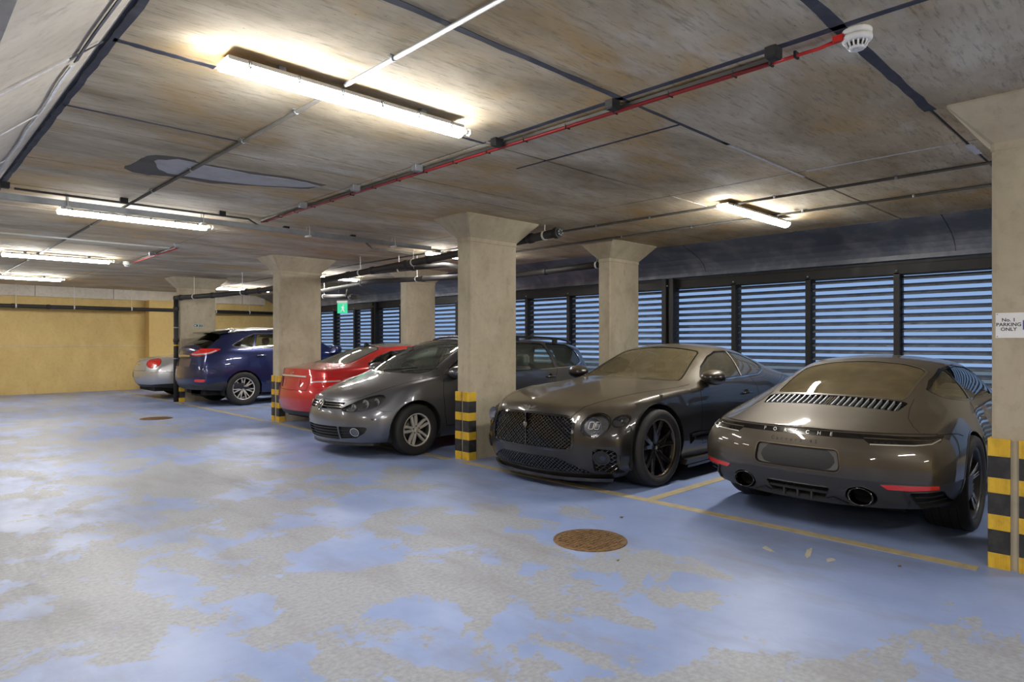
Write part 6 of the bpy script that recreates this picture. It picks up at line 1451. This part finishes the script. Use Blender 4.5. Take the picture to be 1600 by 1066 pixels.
# ================================================================ red coupe
def build_red():
    c = Car(S_RED, M['p_red'], 'red_coupe_car', 'bright red coupe with a chrome boot strip, tail showing behind the grey estate', *POSE['red'])
    c.ribbon('boot_chrome_strip', [(-.40, .870), (0, .876), (.40, .870)], 'x', 1, .024, .014, M['rim_silver'])
    R = rpoly([(-.36, .69), (.36, .69), (.40, .85), (-.40, .85)], .03)
    c.panel('plate_recess', R, 'x', 1, c.paint, -.010, .010)
    pts = [c.hit(a, b, 'x', 1)[0] for a, b in rpoly([(-.26, .71), (.26, .71), (.26, .825), (-.26, .825)], .01)]; n = len(pts)
    MB().add([q + Vector((-.004, 0, 0)) for q in pts] + [q + Vector((-.010, 0, 0)) for q in pts], [list(range(n)), list(range(n, 2 * n))[::-1]] + [(i, (i + 1) % n, n + (i + 1) % n, n + i) for i in range(n)]).build('blank_number_plate', M['plate_red'], c.root)
    for q in (-1, 1):
        Lx = spl([(q * .47, .775), (q * .52, .83), (q * .66, .865), (q * .80, .855), (q * .82, .78), (q * .74, .715), (q * .60, .705)], 4)
        c.ribbon('lamp_led_strip', [(q * .50, .785), (q * .62, .80), (q * .74, .805)], 'x', 1, .022, .004, M['clear_lens']); c.ribbon('lamp_led_strip', [(4.42, .805), (4.30, .808), (4.22, .81)], 'y', q, .02, .004, M['clear_lens'])
        c.panel('tail_lamp_wrap', rpoly([(4.46, .72), (4.20, .785), (4.19, .82), (4.46, .865)], .02), 'y', q, M['red_lens'], .002, .015)
        c.panel('tail_lamp', Lx, 'x', 1, M['red_lens'], .002, .015)
        c.ribbon('boot_seam', [(q * .44, .665), (q * .47, .76), (q * .46, .85)], 'x', 1, .006); c.ribbon('boot_side_seam', [(4.0, q * .62), (4.2, q * .62), (4.42, q * .56)], 'z', 1, .006)
        W = rpoly([(1.80, .968), (3.66, 1.012), (3.69, 1.04), (3.45, 1.145), (3.2, 1.225), (2.9, 1.262), (2.5, 1.262), (2.2, 1.20), (1.95, 1.09)], [.03, .03, .03, .1, .1, .1, .1, .1, .1])
        c.window('side_window', W, 'y', q, M['glass_clear'], .012, M['gloss']); c.ribbon('window_chrome', grow(W, .016), 'y', q, .014, .005, M['chrome'], closed=True)
        c.ribbon('door_seam', [(2.92, .98), (2.96, .8), (2.88, .4), (1.7, .36), (1.64, .9)], 'y', q, .006); handle(c, 2.72, .87, q, M['chrome'], .2); mirror(c, 1.85, .82, .96, q, c.paint, 1.1)
        headlamp(c, rpoly([(q * .45, .56), (q * .78, .60), (q * .74, .70), (q * .5, .67)], .03), 'x', -1, [(q * .62, .63, .05, 'lamp_bowl')], .04)
        c.ribbon('bumper_seam', [(4.52, .675), (4.3, .68), (4.0, .66)], 'y', q, .006)
    c.ribbon('boot_seam', [(-.44, .662), (0, .652), (.44, .662)], 'x', 1, .007)
    c.ribbon('bumper_highlight_crease', [(-.7, .40), (0, .385), (.7, .40)], 'x', 1, .01, .004, c.paint)
    # star badge and lettering
    c.ribbon('star_ring', ell(0, .922, .030, .030, 24), 'x', 1, .006, .006, M['chrome'], closed=True, step=.02)
    for k in range(3):
        a = PI / 2 + 2 * PI * k / 3; c.ribbon('star_ray', [(0, .922), (.029 * math.cos(a), .922 + .029 * math.sin(a))], 'x', 1, .006, .006, M['chrome'], step=.02)
    c.letters('engine_lettering', 'CDI', .036, (.47, .895), 'x', 1, M['chrome'], .004, .95)
    c.panel('rear_valance', [(-1, .1), (1, .1), (1, .345), (.5, .335), (-.5, .335), (-1, .345)], 'x', 1, M['plastic'], -.003, .006)
    c.window('rear_window', [(3.22, 0), (3.24, .30), (3.32, .43), (3.40, .455), (3.88, .535), (3.97, .52), (4.01, .3), (4.02, 0), (4.01, -.3), (3.97, -.52), (3.88, -.535), (3.40, -.455), (3.32, -.43), (3.24, -.30)], 'z', 1, M['glass_rear'], .014)
    c.panel('roof_glass', [(2.32, .42), (2.28, .2), (2.27, 0), (2.28, -.2), (2.32, -.42), (2.4, -.46), (3.1, -.45), (3.17, -.4), (3.17, .4), (3.1, .45), (2.4, .46)], 'z', 1, M['glass_rear'], 0.0, .01)
    c.window('windscreen', [(1.36, 0), (1.39, .35), (1.48, .58), (1.54, .60), (2.14, .485), (2.18, .44), (2.2, 0), (2.18, -.44), (2.14, -.485), (1.54, -.60), (1.48, -.58), (1.39, -.35)], 'z', 1, M['glass_clear'], .014)
    MB().prism([(3.20, 1.345), (3.27, 1.395), (3.30, 1.393), (3.32, 1.31)], -.012, .012, 'y').build('roof_aerial', M['gloss'], c.root)
    c.arches([(.82, .33), (3.58, .33)], .365); c.under(.45, 4.4, .58, .2); interior(c, 1.55, .95, .70, 1.98, 2.85, M['leather_dark'], .34, hh=.82, lean=.22)
    c.finish()
    sp = [(90 + 36 * k, 90 + 36 * k, .035, .03) for k in range(10)]
    w = wheel_proto(.328, .228, .24, sp, M['rim_silver'], M['rim_silver'], .06, .0, .02, 'rim_silver')
    place_wheels(c, w, [(3.58, .765, .328, 1), (3.58, -.765, .328, 1), (.82, .765, .328, 1), (.82, -.765, .328, 1)])
build_red()

# ================================================================ blue SUV
def build_blue():
    c = Car(S_BLUE, M['p_blue'], 'suv_car', 'dark blue SUV with silver spoked wheels parked before the far column', *POSE['blue'])
    for q in (-1, 1):
        T = spl([(q * .37, 1.135), (q * .50, 1.185), (q * .62, 1.235), (q * .76, 1.255), (q * .81, 1.19), (q * .74, 1.11), (q * .60, 1.09), (q * .46, 1.105)], 4)
        T2 = rpoly([(4.52, 1.10), (4.52, 1.255), (4.19, 1.25), (4.15, 1.235), (4.32, 1.16)], .02)
        c.ribbon('lamp_clear_strip', [(q * .42, 1.135), (q * .58, 1.125), (q * .74, 1.145)], 'x', 1, .028, .006, M['clear_lens']); c.ribbon('lamp_clear_strip', [(4.47, 1.14), (4.36, 1.165), (4.24, 1.215)], 'y', q, .03, .006, M['clear_lens'])
        c.panel('tail_lamp_wrap', T2, 'y', q, M['red_lens_hot'], .004, .012); c.panel('tail_lamp', T, 'x', 1, M['red_lens_hot'], .004, .012)
        c.panel('rear_reflector', rpoly([(q * .60, .545), (q * .84, .54), (q * .86, .60), (q * .64, .60)], .02), 'x', 1, M['red_lens_hot'], .003, .01)
        W1 = rpoly([(2.02, 1.26), (3.42, 1.285), (3.30, 1.565), (2.5, 1.572), (2.3, 1.53)], [.03, .01, .05, .1, .1]); W2 = rpoly([(3.47, 1.286), (3.84, 1.305), (3.87, 1.33), (3.62, 1.46), (3.36, 1.56)], [.01, .04, .03, .1, .01])
        c.window('side_window', W1, 'y', q, M['glass_clear'], .012, M['gloss']); c.window('quarter_window', W2, 'y', q, M['glass_dark'], .012, M['gloss'])
        c.ribbon('window_chrome', [(2.0, 1.243), (3.42, 1.268), (3.84, 1.286), (3.905, 1.325), (3.64, 1.478), (3.36, 1.585), (2.5, 1.595)], 'y', q, .014, .006, M['chrome'])
        c.ribbon('door_seam', [(3.42, 1.26), (3.40, 1.05), (3.30, .82), (3.22, .6)], 'y', q, .006); c.ribbon('door_seam', [(2.5, 1.26), (2.5, .5)], 'y', q, .006)
        handle(c, 3.30, 1.10, q, M['chrome'], .22); handle(c, 2.4, 1.08, q, M['chrome'], .22); mirror(c, 1.55, .90, 1.17, q, c.paint, 1.35)
        c.panel('side_cladding', [(4.40, .30), (4.40, .50), (4.12, .545), (4.06, .53), (4.06, .30)], 'y', q, M['lower_grey'], .002, .006)
        c.ribbon('cladding_strip', [(1.4, .48), (3.2, .50)], 'y', q, .05, .006, M['lower_grey'])
        MB().tube([(2.2, q * .64, 1.655), (2.35, q * .63, 1.70), (3.4, q * .62, 1.71), (3.75, q * .61, 1.675), (3.85, q * .61, 1.63)], .018, 8).build('roof_rail', M['rim_silver'], c.root)
        headlamp(c, rpoly([(q * .45, .80), (q * .78, .86), (q * .76, .95), (q * .5, .88)], .03), 'x', -1, [(q * .62, .86, .05, 'lamp_bowl')], .04)
        c.ribbon('bumper_edge', [(4.60, .85), (4.42, .845), (4.25, .80), (4.16, .70)], 'y', q, .008)
    c.ribbon('tailgate_chrome_strip', [(-.36, 1.095), (0, 1.10), (.36, 1.095)], 'x', 1, .04, .012, M['chrome'])
    R = rpoly([(-.40, .86), (.40, .86), (.42, 1.05), (-.42, 1.05)], .04)
    c.panel('plate_recess', R, 'x', 1, M['plate_brown'], -.02, .02)
    c.ribbon('maker_badge', ell(0, 1.17, .045, .034, 24), 'x', 1, .008, .006, M['chrome'], closed=True, step=.02); c.ribbon('maker_badge', [(.012, 1.195), (-.014, 1.155), (.02, 1.155)], 'x', 1, .007, .006, M['chrome'], step=.02)
    c.letters('model_lettering', 'RX450h', .035, (.56, .93), 'x', 1, M['chrome'], .005, .9)
    c.ribbon('bumper_top', [(-.75, .845), (0, .85), (.75, .845)], 'x', 1, .014, .012, c.paint)
    c.panel('rear_skid_plate', [(-1, .2), (1, .2), (1, .50), (.7, .485), (-.7, .485), (-1, .50)], 'x', 1, M['lower_grey'], .0, .006)
    lip(c, 'skid_plate_edge', 0, -.8, .8, .40, .455, .02, M['rim_silver'], False)
    c.window('rear_window', [(4.06, 0), (4.07, .50), (4.12, .60), (4.42, .67), (4.475, .58), (4.485, 0), (4.475, -.58), (4.42, -.67), (4.12, -.60), (4.07, -.50)], 'z', 1, M['glass_dark'], .02)
    MB().prism([(3.86, 1.645), (3.9, 1.668), (4.27, 1.618), (4.29, 1.60), (4.10, 1.57), (3.95, 1.60)], -.57, .57, 'y').build('roof_spoiler', M['gloss'], c.root)
    MB().box((3.0, -.3, .2), (4.4, .3, .34)).build('exhaust_box', M['well'], c.root)
    c.window('windscreen', [(1.27, 0), (1.30, .35), (1.40, .60), (1.46, .625), (2.05, .535), (2.1, .48), (2.12, 0), (2.1, -.48), (2.05, -.535), (1.46, -.625), (1.40, -.60), (1.30, -.35)], 'z', 1, M['glass_clear'], .014)
    c.arches([(.95, .37), (3.70, .37)], .405); c.under(.5, 4.4, .62, .24); interior(c, 1.55, 1.15, .74, 1.95, 2.9, M['leather_tan'], .55, hh=.92, lean=.18)
    c.finish()
    sp = []
    for k in range(7):
        a = 90 + 360 / 7 * k; sp += [(a - 5, a - 10, .032, .024), (a + 5, a + 10, .032, .024)]
    w = wheel_proto(.37, .243, .235, sp, M['rim_silver'], M['rim_silver'], .062, .0, .02, 'rim_silver', barrel=M['rim_dark'])
    place_wheels(c, w, [(3.70, .82, .37, 1), (3.70, -.82, .37, 1), (.95, .82, .37, 1), (.95, -.82, .37, 1)])
build_blue()

# ================================================================ silver soft-top
def build_silver():
    c = Car(S_SILVER, M['p_silver'], 'convertible_car', 'silver convertible with an oval red tail lamp beside the yellow wall', *POSE['silver'])
    for q in (-1, 1):
        T = ell(q * .60, .875, .185, .098, 26, -q * .35)
        c.ribbon('lamp_rim', T, 'x', 1, .012, .004, M['dark_chrome'], closed=True)
        c.panel('tail_lamp', T, 'x', 1, M['red_lens_hot'], .004, .015)
        c.window('side_window', rpoly([(1.75, .985), (3.30, 1.03), (3.0, 1.22), (2.5, 1.27), (2.2, 1.23)], .06), 'y', q, M['glass_dark'], .014)
        c.ribbon('door_seam', [(3.05, 1.0), (3.08, .8), (2.98, .4), (1.7, .36), (1.64, .9)], 'y', q, .006); handle(c, 2.85, .86, q, M['chrome'], .2); mirror(c, 1.85, .85, .97, q, c.paint, 1.1)
        c.ribbon('boot_seam', [(q * .50, .70), (q * .46, .82), (q * .40, .93)], 'x', 1, .006); c.ribbon('bumper_seam', [(4.60, .66), (4.3, .68), (4.05, .65)], 'y', q, .006)
        headlamp(c, ell(q * .60, .62, .10, .10, 24), 'x', -1, [(q * .60, .62, .07, 'lamp_bowl')], .04)
    c.ribbon('boot_seam', [(-.5, .70), (0, .69), (.5, .70)], 'x', 1, .006); c.ribbon('boot_handle', [(-.2, .84), (.2, .84)], 'x', 1, .03, .012, M['chrome'])
    c.panel('plate_recess', rpoly([(-.30, .52), (.30, .52), (.30, .66), (-.30, .66)], .02), 'x', 1, c.paint, -.01, .012)
    disc_on(c, 'badge', 0, .92, .03, 'x', 1, M['chrome'], .005)
    c.panel('rear_valance', [(-1, .1), (1, .1), (1, .40), (.6, .36), (-.6, .36), (-1, .40)], 'x', 1, M['plastic'], -.003, .006)
    c.panel('soft_top', [(2.20, .52), (2.18, 0), (2.20, -.52), (2.4, -.55), (3.2, -.56), (3.62, -.58), (3.66, 0), (3.62, .58), (3.2, .56), (2.4, .55)], 'z', 1, M['softtop'], .006, .01)
    c.window('windscreen', [(1.42, 0), (1.45, .35), (1.54, .58), (1.60, .60), (2.08, .50), (2.12, .45), (2.14, 0), (2.12, -.45), (2.08, -.50), (1.60, -.60), (1.54, -.58), (1.45, -.35)], 'z', 1, M['glass_clear'], .014)
    c.arches([(.88, .355), (3.63, .355)], .39); c.under(.5, 4.5, .62, .2); interior(c, 1.62, .96, .72, 2.05, 2.85, M['leather_dark'], .36, hh=.78)
    c.finish()
    sp = [(90 + 72 * k + o, 90 + 72 * k + o * 1.3, .045, .035) for k in range(5) for o in (-9, 9)]
    w = wheel_proto(.352, .25, .26, sp, M['rim_silver'], M['rim_silver'], .062, .0, .02, 'rim_silver')
    place_wheels(c, w, [(3.63, .81, .352, 1), (3.63, -.81, .352, 1), (.88, .81, .352, 1), (.88, -.81, .352, 1)])
build_silver()
